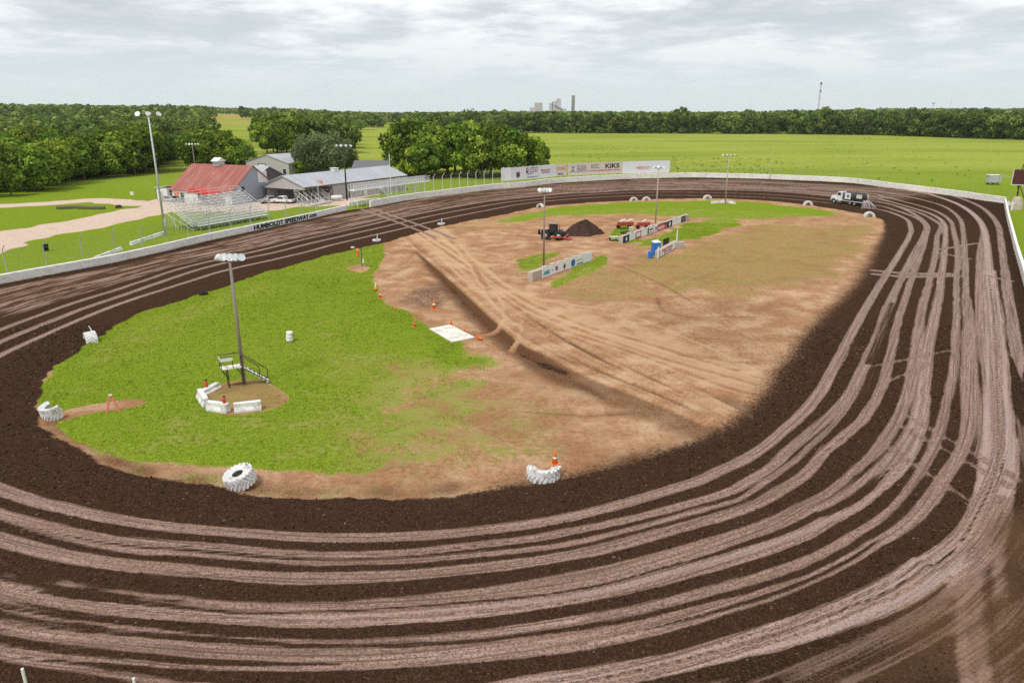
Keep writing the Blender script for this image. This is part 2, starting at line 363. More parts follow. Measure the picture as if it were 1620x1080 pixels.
blob(grass, [(960,372),(985,355),(1010,370),(1010,385),(975,385)], .8, 1.5, seed=6)
blob(grass, [(1000,388),(1090,352),(1150,345),(1180,352),(1110,378),(1020,392)], .85, 2.0, seed=7)
blob(grass, [(1050,412),(1100,390),(1150,400),(1110,420)], .6, 2, seed=13)
blob(dry, [(990,420),(1080,385),(1200,355),(1370,350),(1390,370),(1340,430),(1240,460),(1130,470),(1020,450)], .72, 4, seed=14)
blob(dry, [(880,440),(960,420),(1040,450),(1000,480),(900,470)], .6, 3, seed=15)
blob(dry, [(700,360),(850,335),(1100,330),(1380,348),(1300,360),(1000,348),(800,365)], .4, 2, seed=16)
blob(grass, [(1040,430),(1200,370),(1330,370),(1300,420),(1150,450)], .30, 4, seed=18)
blob(wet, [(640,470),(675,448),(710,455),(712,480),(670,490),(635,480)], .85, 2.0, seed=17, cell=1.5)
blob(wet, [(1000,480),(1220,480),(1270,520),(1220,590),(1100,570),(1000,520)], .22, 5, seed=27, cell=4)
blob(wet, [(640,500),(690,505),(700,530),(660,520)], .2, 2, seed=28)
# mound round the flag stand, ditch by the barricade
blob(grass, [(318,640),(330,615),(370,600),(420,602),(455,625),(440,645),(400,655),(340,655)], 0, .6, seed=31)
blob(dry, [(318,640),(330,615),(370,600),(420,602),(455,625),(440,645),(400,655),(340,655)], .8, .6, seed=31)
blob(grass, [(92,650),(140,640),(200,632),(232,636),(200,648),(140,655),(96,662)], 0.05, .5, seed=32)
blob(grass, [(80,700),(70,675),(70,650),(90,655),(100,690),(180,722),(330,742),(600,765),(600,792),(450,790),(330,772),(200,750),(110,708)], 0.30, .9, seed=33)
blob(grass, [(548,424),(568,418),(588,424),(570,432)], 0, .4, seed=34)
rim = np.exp(-((dinf + 1.0) / 1.3) ** 2) * sstep(pyg, 560, 700) * ininf * (1 - sstep(pxg, 1000, 1150)); streak = streak - .20 * rim * (.5 + vnoise(bx, by, 2.0, 81))
# gully and vehicle tracks between the two halves of the infield
blob(streak, [(640,362),(720,368),(790,430),(900,485),(1080,535),(1215,585),(1205,650),(1050,605),(900,552),(790,502),(700,425)], .72, 2.5, seed=44)
paint(streak, [(860,572),(960,622),(1060,658),(1180,690)], [4.0,4.0,3.0], .27, 1.6)
paint(streak, [(650,380),(690,425),(740,475),(800,530),(880,583),(950,612)], [1.5,3.0,4.2,4.2,3.8,1.5], .17, 1.3)
paint(streak, [(655,388),(697,432),(752,485),(826,547),(892,588),(960,628)], [.3,.9,1.3,1.2,.9,.2], .07, .5)  # shadow of the left bank put into the colour; also lowers the ground
blob(soil, [(820,556),(872,572),(905,590),(930,605),(880,588),(845,572)], .75, .9, seed=41, cell=1.2)
blob(soil, [(690,425),(730,465),(770,510),(790,530),(760,508),(715,462)], .55, .7, seed=43, cell=1.2)
blob(streak, [(800,500),(900,530),(1050,585),(1200,640),(1160,695),(1000,655),(880,590)], .24, 3.0, seed=42)
for k_ in range(7):
    o_ = k_ * 7; paint(streak, [(700 + o_, 425), (775 + o_ * 1.4, 490), (850 + o_ * 2, 540 + k_ * 2), (960 + o_ * 2, 590 + k_ * 3), (1080 + o_, 630 + k_ * 5), (1170, 655 + k_ * 5)], .35, .15 if k_ % 2 else .62, .3)
LT = [[(632,362),(690,400),(740,450),(790,505),(830,540),(880,560)], [(650,366),(700,400),(760,440),(830,490),(930,530),(1050,570),(1190,610)],
      [(660,366),(730,410),(800,462),(900,510),(1020,545),(1200,600)], [(672,366),(750,410),(800,450),(860,475),(980,490)],
      [(690,366),(735,410),(760,450),(800,500),(905,560),(1030,610),(1150,665)], [(640,380),(680,410),(740,462),(800,515),(900,575),(1010,622),(1120,668)],
      [(760,530),(785,522),(797,500),(790,470)], [(810,552),(822,530),(826,505)], [(720,420),(745,445),(790,490)],
      [(870,520),(1000,560),(1130,610),(1205,630)], [(900,535),(1010,580),(1100,625),(1160,655)], [(780,455),(900,480),(1000,500),(1100,540),(1205,590)],
      [(1050,470),(1060,455),(1120,430),(1200,405),(1265,372),(1275,365)], [(1060,480),(1130,510),(1215,560)], [(1085,475),(1160,510),(1225,548)], [(1170,590),(1230,560)],
      [(900,380),(960,410),(1050,440),(1120,480)], [(915,378),(1000,410),(1080,450)], [(600,430),(640,415),(655,398)], [(606,440),(648,420)], [(720,360),(840,375),(960,390)]]
for i, pts in enumerate(LT):
    paint(streak, pts, (.34 if i in (6, 7) else .42), (.80 if i < 12 else .70) if i < 18 else .3, .35)
    off = [(x + 12, y - 3) for x, y in pts]
    if i in (1, 2, 4, 5, 9, 10, 13): paint(streak, off, .35, .75, .3); paint(streak, [((x + u) / 2, (y + v) / 2) for (x, y), (u, v) in zip(pts, off)], .4, .4, .3)
for pts in ([(880,560),(1000,605),(1100,650)], [(1090,500),(1200,500)], [(1080,560),(1200,575)], [(930,400),(1030,440),(1100,480)], [(1040,470),(1050,490),(1090,500)], [(850,650),(930,655),(1000,650)]):
    paint(streak, pts, .5, .22, .5)
for pts in ([(1130,640),(1143,665),(1142,690)], [(1115,665),(1113,700)], [(1145,640),(1172,675)], [(1165,630),(1192,660)]): paint(lane, pts, .45, .5, .35)
# ------------------------------------------------------------------ ground outside the walls
rd = crom(PA([(-260,455),(-100,412),(0,378),(115,358),(200,341),(250,331),(300,324),(420,318),(480,322),(560,318)]), False, 6)
road = np.maximum(road, (1 - sstep(dist_poly(bx, by, rd, False) + (vnoise(bx, by, 4, 51) - .5) * 3, 5.8, 8.0)) * ~inw)
rd2 = crom(PA([(-260,345),(-60,332),(0,326),(100,320),(160,317),(240,322),(300,316)]), False, 6)
road = np.maximum(road, (1 - sstep(dist_poly(bx, by, rd2, False) + (vnoise(bx, by, 4, 52) - .5) * 3, 3.2, 5.2)) * ~inw)
yard = PA([(200,345),(270,335),(420,335),(540,318),(640,300),(630,285),(520,300),(420,296),(280,305),(230,320)])
k = ~inw; d = dist_poly(bx, by, yard); d[inside(bx, by, yard)] *= -1
road = np.maximum(road, (1 - sstep(d + (vnoise(bx, by, 4, 53) - .5) * 3, -1.5, 1.5)) * ~inw)
dryout = np.zeros(len(bx))
gr = PA([(1470,296.5),(1540,297.5),(1700,299)])
white_road = (1 - sstep(dist_poly(bx, by, gr, False), 1.6, 2.2)) * ~inw
grass[~inw] = 1.0 - np.clip(road[~inw] * 1.1, 0, 1)
edge_road = np.exp(-((road - .5) / .3) ** 2); dry[~inw] = np.maximum(dry[~inw], edge_road[~inw] * .4)
# height: gullied crossing, pressed grooves, ridged soil, mound
gz = hills(gx, gy); bz = np.zeros(len(bx))
bz += soil * 0.05 * (1 - lane) + (vnoise(bx, by, .35, 61) - .5) * .09 * soil * (1 - lane) + (vnoise(bx, by, 6, 62) - .5) * .12 * (1 - soil) * ininf
bz -= np.clip(.5 - streak, 0, 1) * .8
bz += (vnoise(bx, by, .5, 63) - .5) * .06 * grass
mc = P(386, 628); bz += .35 * np.exp(-((bx - mc.x) ** 2 + (by - mc.y) ** 2) / 7.0)
mc2 = P(568, 425); bz += .35 * np.exp(-((bx - mc2.x) ** 2 + (by - mc2.y) ** 2) / 2.5)
gz[bi] += bz
def height(x, y):
    i = int(np.clip(np.searchsorted(X, x), 1, nx - 1)); j = int(np.clip(np.searchsorted(Y, y), 1, ny - 1))
    return float(max(gz[j * nx + i], gz[(j - 1) * nx + i - 1]))
A = np.zeros((NV, 4), np.float32); B = np.zeros((NV, 4), np.float32); ST = np.zeros((NV, 3), np.float32)
A[:, 2] = 1
A[bi] = np.stack([lane, soil, grass, dry], 1); B[:, 0] = .5
B[bi] = np.stack([streak, wet, np.maximum(road, white_road * 2), brown], 1); ST[bi, 0] = S; ST[bi, 1] = T
# which faces belong to which ground
fi = (np.arange(ny - 1)[:, None] * nx + np.arange(nx - 1)[None, :]).ravel()
quads = np.stack([fi, fi + 1, fi + nx + 1, fi + nx], 1)
kind_v = np.zeros(NV, int)          # 0 field, 1 track, 2 infield, 3 dirt road, 4 gravel road
kb = np.where(inw, np.where(ininf, 2, 1), np.where(white_road > .5, 4, np.where(road > .5, 3, 0))); kind_v[bi] = kb
kind_f = kind_v[fi]

def mesh_np(name, verts, faces4, mat, attrs=(), smooth=True, parent=None):
    me = bpy.data.meshes.new(name)
    nf = len(faces4); k = faces4.shape[1]
    me.vertices.add(len(verts)); me.vertices.foreach_set('co', np.ascontiguousarray(verts, np.float32).ravel())
    me.loops.add(nf * k); me.loops.foreach_set('vertex_index', np.ascontiguousarray(faces4, np.int32).ravel())
    me.polygons.add(nf); me.polygons.foreach_set('loop_start', np.arange(0, nf * k, k, dtype=np.int32))
    me.polygons.foreach_set('use_smooth', np.full(nf, smooth))
    for nm, typ, data in attrs:
        a = me.attributes.new(nm, typ, 'POINT')
        a.data.foreach_set('color' if typ == 'FLOAT_COLOR' else ('vector' if typ == 'FLOAT_VECTOR' else 'value'), np.ascontiguousarray(data, np.float32).ravel())
    me.update(calc_edges=True)
    if mat is not None: me.materials.append(mat)
    o = bpy.data.objects.new(name, me); C.objects.link(o)
    if parent is not None: o.parent = parent
    return o
def newmat(name):
    m = bpy.data.materials.new(name); m.use_nodes = True; return m, NT(m.node_tree), m.node_tree.nodes['Principled BSDF']

# ------------------------------------------------------------------ ground material
gm, t, bs = newmat('ground')
p = t.pos(); a1 = t.attr('A'); a2 = t.attr('B'); st = t.attr('ST').outputs['Vector']
sc = t.node('ShaderNodeSeparateColor'); t.put(sc.inputs[0], a1.outputs['Color']); la, so_, gra = sc.outputs[0:3]; dr = a1.outputs['Alpha']
sc2 = t.node('ShaderNodeSeparateColor'); t.put(sc2.inputs[0], a2.outputs['Color']); stk, we, rdv = sc2.outputs[0:3]; brn = a2.outputs['Alpha']
nf1 = t.noise(p, 9.0, 5, .65); nf2 = t.noise(p, 2.2, 4, .6); nf3 = t.noise(p, .35, 4, .6); nf4 = t.noise(p, .06, 3, .5); nf5 = t.noise(p, 26, 3, .7)
nsl = t.noise(t.vmul(st, (.10, 3.2, 1)), 1.0, 5, .65); nst = t.noise(t.vmul(st, (7.0, 4.5, 1)), 1.0, 3, .65); nst2 = t.noise(t.vmul(st, (.05, 7.0, 1)), 1.0, 4, .65)
clod = t.vor(p, 7.0); 
# infield dirt
dirt = t.mix(t.step(nf2, .3, .7), (.47, .265, .145), (.32, .165, .083))
dirt = t.mix(t.step(nf3, .38, .68), dirt, (.56, .37, .23))
ncr = t.noise(p, 4.2, 5, .75); dirt = t.mix(t.m('MULTIPLY', t.step(ncr, .53, .66), .62), dirt, (.16, .078, .038)); dirt = t.mix(t.m('MULTIPLY', t.step(ncr, .44, .33), .4), dirt, (.56, .37, .23))
dirt = t.mix(t.m('MULTIPLY', t.step(nf5, .6, .75), .35), dirt, (.48, .35, .24))
sk = t.m('ADD', stk, t.m('MULTIPLY', t.m('SUBTRACT', nf1, .5), .25))
nf6 = t.noise(p, .13, 4, .6); dirt = t.mix(t.m('MULTIPLY', t.step(nf6, .42, .62), .5), dirt, (.28, .135, .065))
dirt = t.mix(t.step(sk, .55, .9), dirt, (.58, .385, .225))
dirt = t.mix(t.step(sk, .45, .10), dirt, t.mix(t.step(nf1, .4, .6), (.075, .036, .018), (.17, .088, .045)))
dirt = t.mix(t.m('MULTIPLY', we, t.step(nf2, .25, .65)), dirt, (.105, .07, .06))
drm = t.step(t.m('ADD', dr, t.m('MULTIPLY', t.m('SUBTRACT', t.m('ADD', t.m('MULTIPLY', nf2, .5), t.m('MULTIPLY', nf3, .5)), .5), 2.2)), .3, .75)
straw = t.mix(t.step(nf1, .3, .7), (.40, .275, .105), (.24, .16, .05)); straw = t.mix(t.m('MULTIPLY', t.step(nf3, .5, .7), .5), straw, (.22, .21, .04))
straw = t.mix(t.m('MULTIPLY', t.step(nf6, .45, .6), .55), straw, (.17, .21, .03)); straw = t.mix(t.m('MULTIPLY', t.step(nf2, .52, .7), .5), straw, (.16, .10, .045))
base = t.mix(t.m('MULTIPLY', drm, t.step(nf6, .68, .40, .35, .9)), dirt, straw)
base = t.mix(t.m('MULTIPLY', drm, t.m('MULTIPLY', t.step(sk, .6, .85), .6)), base, (.56, .41, .22)); base = t.mix(t.m('MULTIPLY', drm, t.m('MULTIPLY', t.step(sk, .42, .2), .6)), base, (.15, .085, .04))
# gravel and dirt roads
rcol = t.mix(t.step(nf2, .3, .7), (.66, .52, .42), (.54, .41, .32)); rcol = t.mix(t.m('MULTIPLY', t.step(nf3, .52, .72), .7), rcol, (.48, .33, .22))
rcol = t.mix(t.step(rdv, 1.2, 1.6), rcol, (.80, .77, .70))
base = t.mix(t.step(t.m('ADD', rdv, t.m('MULTIPLY', t.m('SUBTRACT', nf2, .5), .5)), .35, .65), base, rcol)
# grass: short turf near, meadow far
gcol = t.ramp(nf1, [(.30, (.06, .10, .010)), (.45, (.155, .23, .015)), (.55, (.24, .32, .024)), (.68, (.37, .41, .07))])
gc2 = t.mix(t.step(nf3, .35, .7), gcol, (.14, .215, .014)); gcol = t.mix(.3, gcol, gc2)
gcol = t.mix(t.m('MULTIPLY', t.step(nf2, .48, .34), .45), gcol, (.05, .095, .01)); gcol = t.mix(t.m('MULTIPLY', t.step(t.m('ADD', t.m('ADD', t.m('MULTIPLY', nf3, .55), t.m('MULTIPLY', nf2, .45)), t.m('MULTIPLY', dr, .22)), .54, .72), .5), gcol, (.40, .33, .12))
cd = t.node('ShaderNodeCameraData') if False else None
px_, py_, pz_ = t.sep(p)
far = t.step(py_, 200, 330)
mead = t.ramp(t.m('ADD', t.m('MULTIPLY', nf3, .5), t.m('MULTIPLY', nf2, .5)), [(.34, (.18, .228, .030)), (.46, (.262, .312, .048)), (.56, (.32, .355, .068)), (.70, (.38, .365, .12))])
mead = t.mix(t.step(t.noise(t.vmul(p, (.006, .02, 1)), 1.0, 4, .6), .42, .66), mead, t.mix(.6, mead, (.15, .215, .028)))
gcol = t.mix(far, gcol, mead)
farther = t.step(t.noise(t.vmul(p, (.0012, .002, 1)), 1.0, 3, .5), .46, .56)
gcol = t.mix(t.m('MULTIPLY', t.step(py_, 900, 1100), farther), gcol, (.36, .27, .09))
gm1 = t.m('ADD', gra, t.m('ADD', t.m('MULTIPLY', t.m('SUBTRACT', nf2, .5), .75), t.m('MULTIPLY', t.m('SUBTRACT', nf1, .5), .75)))
gm1 = t.m('ADD', gm1, t.m('MULTIPLY', t.m('SUBTRACT', nf3, .5), .8))
gm1 = t.m('SUBTRACT', gm1, t.m('MULTIPLY', dr, .35))
gmask = t.m('MULTIPLY', t.step(gm1, .34, .62), t.step(gra, .02, .12))
base = t.mix(gmask, base, gcol)
# tilled track soil and pressed grooves
sd1 = t.ramp(t.m('ADD', t.m('MULTIPLY', nf1, .55), t.m('MULTIPLY', nf5, .45)), [(.37, (.008, .0043, .0026)), (.47, (.029, .0155, .0098)), (.55, (.058, .032, .0205)), (.64, (.15, .090, .062))])
sd1 = t.mix(t.m('MULTIPLY', t.step(nf3, .4, .75), .35), sd1, (.055, .032, .02))
sd1 = t.mix(t.m('MULTIPLY', t.m('POWER', brn, 1.6), .5), sd1, (.15, .080, .042))
base = t.mix(t.step(t.m('ADD', so_, t.m('ADD', t.m('MULTIPLY', t.m('SUBTRACT', nf1, .5), .7), t.m('MULTIPLY', t.m('SUBTRACT', ncr, .5), .9))), .3, .7), base, sd1)
nfin = t.noise(t.vmul(st, (.35, 11, 1)), 1.0, 3, .6)
lc = t.mix(t.step(nsl, .38, .62), (.47, .315, .262), (.28, .168, .125)); lc = t.mix(t.m('MULTIPLY', t.step(nfin, .48, .62), .55), lc, (.13, .08, .06)); lc = t.mix(t.m('MULTIPLY', t.step(nfin, .45, .32), .35), lc, (.44, .34, .31)); lc = t.mix(t.m('MULTIPLY', t.step(nst, .50, .64), .6), lc, (.10, .06, .044))
lc = t.mix(t.m('MULTIPLY', t.step(nf1, .51, .62), t.step(la, .84, 1.0, .72, .28)), lc, (.085, .05, .036))
cr_ = t.step(t.m('ADD', t.m('MULTIPLY', nf1, .45), t.m('MULTIPLY', nf5, .55)), .505, .575); lc = t.mix(t.m('MULTIPLY', cr_, t.step(la, .80, 1.0, .85, .40)), lc, (.055, .031, .022))
lc = t.mix(t.m('MULTIPLY', t.step(ncr, .52, .60), t.step(la, .84, 1.0, .75, .35)), lc, (.075, .042, .030))
lc = t.mix(t.m('MULTIPLY', t.step(nst2, .54, .6), .8), lc, (.05, .03, .022))
lc = t.mix(t.m('MULTIPLY', brn, .5), lc, (.27, .16, .10))
lc = t.mix(t.m('MULTIPLY', t.m('MULTIPLY', t.step(la, .86, 1.0), t.step(nf1, .62, .5)), .6), lc, (.40, .30, .275))
lmv = t.m('ADD', la, t.m('ADD', t.m('MULTIPLY', t.m('SUBTRACT', nsl, .5), 1.0), t.m('MULTIPLY', t.m('SUBTRACT', nf1, .5), .55)))
lmask = t.m('MULTIPLY', t.step(lmv, .32, .66), t.step(la, .01, .12))
base = t.mix(lmask, base, lc)
t.put(bs.inputs['Base Color'], base)
rough = t.m('SUBTRACT', .95, t.m('MULTIPLY', lmask, .35)); t.put(bs.inputs['Roughness'], rough)
t.put(bs.inputs['Specular IOR Level'], t.m('MULTIPLY', lmask, .16))
hgt = t.m('ADD', t.m('MULTIPLY', nf1, 1.0), t.m('MULTIPLY', nf5, .5))
hgt = t.m('MULTIPLY', hgt, t.m('SUBTRACT', 1.0, t.m('MULTIPLY', lmask, .7)))
hgt = t.m('ADD', hgt, t.m('MULTIPLY', t.m('MULTIPLY', nst, lmask), .5))
t.put(bs.inputs['Normal'], t.bump(hgt, .9, .10))

verts = np.stack([gx, gy, gz], 1)
for kk, nm in enumerate(('field', 'dirt_track', 'infield', 'dirt_road', 'gravel_road')):
    fs = quads[kind_f == kk]
    u, inv = np.unique(fs, return_inverse=True)
    o = mesh_np(nm, verts[u], inv.reshape(fs.shape), gm, [('A', 'FLOAT_COLOR', A[u]), ('B', 'FLOAT_COLOR', B[u]), ('ST', 'FLOAT_VECTOR', ST[u])])
    o['kind'] = 'structure'
# ================================================================== builders
class MB:
    """collects simple solids and links them as one mesh object"""
    def __init__(s): s.v = []; s.f = []
    def add(s, vs, fs):
        b = len(s.v); s.v += [tuple(v) for v in vs]; s.f += [tuple(i + b for i in f) for f in fs]; return s
    def box(s, c, d, rz=0.0, M=None, taper=1.0):
        x, y, z = d[0] / 2, d[1] / 2, d[2] / 2
        vs = [Vector((sx * x * (taper if sz > 0 else 1), sy * y * (taper if sz > 0 else 1), sz * z)) for sz in (-1, 1) for sy in (-1, 1) for sx in (-1, 1)]
        m = Matrix.Translation(c) @ Matrix.Rotation(rz, 4, 'Z')
        if M is not None: m = M @ m
        return s.add([m @ v for v in vs], [(0, 2, 3, 1), (4, 5, 7, 6), (0, 1, 5, 4), (1, 3, 7, 5), (3, 2, 6, 7), (2, 0, 4, 6)])
    def tube(s, a, b, r0, r1=None, n=8, cap=True):
        a, b = Vector(a), Vector(b); r1 = r0 if r1 is None else r1
        q = (b - a).to_track_quat('Z', 'Y'); vs = []
        for p, r in ((a, r0), (b, r1)):
            for i in range(n):
                t_ = 2 * math.pi * i / n; vs.append(p + q @ Vector((r * math.cos(t_), r * math.sin(t_), 0)))
        fs = [(i, (i + 1) % n, n + (i + 1) % n, n + i) for i in range(n)]
        if cap: fs += [tuple(range(n - 1, -1, -1)), tuple(range(n, 2 * n))]
        return s.add(vs, fs)
    def path(s, pts, r, n=6):
        for a, b in zip(pts[:-1], pts[1:]): s.tube(a, b, r, r, n)
        return s
    def lathe(s, prof, n=20, M=None, a0=0.0, a1=2 * math.pi):
        """profile of (radius, height) turned about Z"""
        full = abs(a1 - a0 - 2 * math.pi) < 1e-6; k = n if full else n + 1; vs = []
        for i in range(k):
            t_ = a0 + (a1 - a0) * i / n
            for r, h in prof:
                v = Vector((r * math.cos(t_), r * math.sin(t_), h)); vs.append(M @ v if M is not None else v)
        m = len(prof); fs = []
        for i in range(n):
            j = (i + 1) % k
            for q in range(m - 1): fs.append((i * m + q, j * m + q, j * m + q + 1, i * m + q + 1))
        return s.add(vs, fs)
    def prism(s, poly, d, M=None):
        """polygon in XZ pushed from y=-d/2 to d/2"""
        n = len(poly); vs = [Vector((x, -d / 2, z)) for x, z in poly] + [Vector((x, d / 2, z)) for x, z in poly]
        if M is not None: vs = [M @ v for v in vs]
        return s.add(vs, [tuple(range(n)), tuple(range(2 * n - 1, n - 1, -1))] + [(i, n + i, n + (i + 1) % n, (i + 1) % n) for i in range(n)])
    def build(s, name, mat, parent=None, smooth=False, bevel=0.0):
        me = bpy.data.meshes.new(name); me.from_pydata(s.v, [], s.f); me.update()
        bm = bmesh.new(); bm.from_mesh(me); bmesh.ops.recalc_face_normals(bm, faces=bm.faces)
        if bevel: bmesh.ops.bevel(bm, geom=list(bm.edges), offset=bevel, segments=1, affect='EDGES', clamp_overlap=True)
        bm.to_mesh(me); bm.free()
        if smooth:
            for p_ in me.polygons: p_.use_smooth = True
        if mat is not None: me.materials.append(mat)
        o = bpy.data.objects.new(name, me); C.objects.link(o)
        if parent is not None: o.parent = parent
        return o
def tag(o, label=None, cat=None, group=None, kind=None):
    if label: o['label'] = label
    if cat: o['category'] = cat
    if group: o['group'] = group
    if kind: o['kind'] = kind
    return o
def thing(name, label, cat, loc=(0, 0, 0), rz=0.0, group=None):
    o = bpy.data.objects.new(name, None); C.objects.link(o); o.empty_display_size = .3
    o.location = loc; o.rotation_euler = (0, 0, rz); return tag(o, label, cat, group)
def copy_tree(o, parent=None):
    c = o.copy(); C.objects.link(c); c.parent = parent
    for ch in list(o.children): copy_tree(ch, c)
    return c
def G(px, py):
    v = P(px, py); v.z = height(v.x, v.y); return v
# ------------------------------------------------------------------ paints
def paintmat(name, col, rough=.6, metal=0.0, dirt=.35, dcol=(.16, .11, .075), scale=1.6, spec=.4, fine=9.0):
    m, t, b = newmat(name); p = t.obj()
    n = t.noise(p, scale, 5, .65); f = t.noise(p, fine, 4, .6)
    c = t.mix(t.m('MULTIPLY', t.step(t.m('ADD', t.m('MULTIPLY', n, .7), t.m('MULTIPLY', f, .3)), .5, .66), dirt), col, dcol)
    c = t.mix(t.m('MULTIPLY', t.step(f, .35, .7), .18), c, tuple(x * .6 for x in col))
    t.put(b.inputs['Base Color'], c); t.put(b.inputs['Roughness'], t.m('ADD', rough - .1, t.m('MULTIPLY', f, .25)))
    b.inputs['Metallic'].default_value = metal; b.inputs['Specular IOR Level'].default_value = spec
    t.put(b.inputs['Normal'], t.bump(f, .25, .02)); return m
M = {}
M['white'] = paintmat('white_paint', (.78, .78, .76), dirt=.25)
M['tyrewhite'] = paintmat('white_tyre_paint', (.78, .77, .75), dirt=.9, dcol=(.03, .026, .024), scale=3.0, fine=11)
M['black'] = paintmat('black_paint', (.018, .018, .02), dirt=.2)
M['rubber'] = paintmat('rubber', (.022, .021, .02), .85, dirt=.4, dcol=(.11, .075, .05))
M['alu'] = paintmat('aluminium', (.70, .70, .69), .5, .1, dirt=.3, dcol=(.3, .25, .2))
M['galv'] = paintmat('galvanised_steel', (.50, .51, .51), .5, .3, dirt=.3)
M['wood'] = paintmat('weathered_wood', (.27, .225, .19), .85, dirt=.5, dcol=(.13, .10, .08))
M['palewood'] = paintmat('pale_wood_pole', (.46, .38, .30), .85, dirt=.4, dcol=(.2, .15, .11))
M['darkpole'] = paintmat('dark_pole', (.035, .03, .028), .8, dirt=.2)
M['tyredark'] = paintmat('worn_tyre_paint', (.64, .63, .61), .8, dirt=.8, dcol=(.03, .027, .025), scale=2.2, fine=7)
M['cabroof'] = paintmat('sun_faded_roof', (.30, .20, .19), .6, dirt=.3)
M['orange'] = paintmat('orange_plastic', (.80, .20, .03), .5, dirt=.2)
M['red'] = paintmat('red_paint', (.55, .05, .04), .5, dirt=.3)
M['salmon'] = paintmat('faded_red_barricade', (.72, .23, .15), .6, dirt=.3, dcol=(.7, .55, .45))
M['blue'] = paintmat('blue_plastic', (.015, .17, .55), .45, dirt=.08)
M['greenpost'] = paintmat('green_post', (.09, .16, .10), .6)
M['cement'] = paintmat('bare_concrete', (.47, .41, .34), .9, dirt=.6, dcol=(.2, .15, .11))
M['slab'] = paintmat('pale_slab', (.74, .69, .62), .85, dirt=.7, dcol=(.45, .34, .25))
M['maroon'] = paintmat('maroon_board', (.085, .022, .022), .8, dirt=.2)
M['glass'] = paintmat('dark_glass', (.02, .025, .03), .15, dirt=.05, spec=.6)
M['lens'] = paintmat('lamp_lens', (.60, .62, .64), .15, .1, dirt=.1, spec=.7)
M['silver'] = paintmat('silver_car_paint', (.48, .49, .5), .3, .4, dirt=.1)
M['darkcar'] = paintmat('dark_car_paint', (.04, .042, .05), .3, .2, dirt=.1)
M['chrome'] = paintmat('chrome', (.6, .6, .6), .2, .9, dirt=.05)
M['tank'] = paintmat('black_tank', (.03, .032, .034), .4, dirt=.45, dcol=(.18, .14, .12))
M['lime'] = paintmat('pale_green_paint', (.50, .55, .36), .6, dirt=.3)
M['darkred'] = paintmat('dull_red_steel', (.38, .045, .04), .6, dirt=.35, dcol=(.10, .05, .04))
M['teal'] = paintmat('teal_ink', (.02, .24, .33), .6, dirt=.05)
M['inkblue'] = paintmat('blue_ink', (.03, .13, .36), .6, dirt=.2, dcol=(.2, .35, .5))
M['inkbrown'] = paintmat('brown_ink', (.22, .07, .05), .6, dirt=.3)
M['inkgreen'] = paintmat('green_ink', (.03, .22, .07), .6, dirt=.05)
M['pink'] = paintmat('faded_pink_ink', (.75, .22, .28), .6, dirt=.05)
M['inkred'] = paintmat('red_ink', (.55, .04, .06), .6, dirt=.05)
M['purple'] = paintmat('maroon_ink', (.25, .04, .12), .6, dirt=.05)
M['ink'] = paintmat('black_ink', (.02, .02, .022), .7, dirt=.0)
M['inkgrey'] = paintmat('grey_ink', (.16, .16, .19), .7, dirt=.0)
M['banner'] = paintmat('white_banner', (.80, .81, .82), .55, dirt=.08)
M['cream'] = paintmat('cream_banner', (.72, .64, .54), .6, dirt=.12)
M['greywall'] = paintmat('grey_siding', (.44, .41, .41), .7, dirt=.15)
M['tanwall'] = paintmat('tan_siding', (.46, .39, .34), .7, dirt=.15)
M['shadewall'] = paintmat('shaded_blue_grey_siding', (.33, .36, .42), .7, dirt=.2)
M['darkwall'] = paintmat('dark_grey_siding', (.075, .075, .08), .7, dirt=.15)
M['whitewall'] = paintmat('white_siding', (.74, .73, .70), .7, dirt=.15)
M['shingle'] = paintmat('dark_shingle', (.15, .145, .15), .9, dirt=.3, dcol=(.2, .19, .19))
M['plant'] = paintmat('plant_concrete', (.50, .49, .52), .9, dirt=.3, dcol=(.36, .32, .34), scale=.06, fine=.3)
M['cedar'] = paintmat('bark', (.13, .10, .075), .9, dirt=.3)
def metal_roof(name, c0, c1, rust, amt):
    m, t, b = newmat(name); p = t.obj(); xs = t.sep(p)[0]
    rib = t.m('FRACT', t.m('MULTIPLY', xs, 1 / .75)); ridge = t.step(t.m('ABSOLUTE', t.m('SUBTRACT', rib, .5)), .5, .38)
    st = t.noise(t.vmul(p, (1.3, .12, .12)), 1.0, 5, .7); n = t.noise(t.vmul(p, (1.6, .22, .22)), 1.0, 6, .7)
    c = t.mix(t.step(st, .4, .62), c0, c1)
    c = t.mix(t.m('MULTIPLY', t.step(n, .55, .7), amt), c, rust)
    c = t.mix(t.m('MULTIPLY', t.m('SUBTRACT', 1.0, ridge), .0), c, c1)
    t.put(b.inputs['Base Color'], c); b.inputs['Roughness'].default_value = .55; b.inputs['Specular IOR Level'].default_value = .3
    t.put(b.inputs['Normal'], t.bump(ridge, .8, .06)); return m
M['redroof'] = metal_roof('red_metal_roof', (.38, .125, .10), (.27, .085, .068), (.46, .29, .235), .85)
M['greyroof'] = metal_roof('grey_metal_roof', (.43, .44, .47), (.36, .37, .40), (.32, .31, .31), .4)
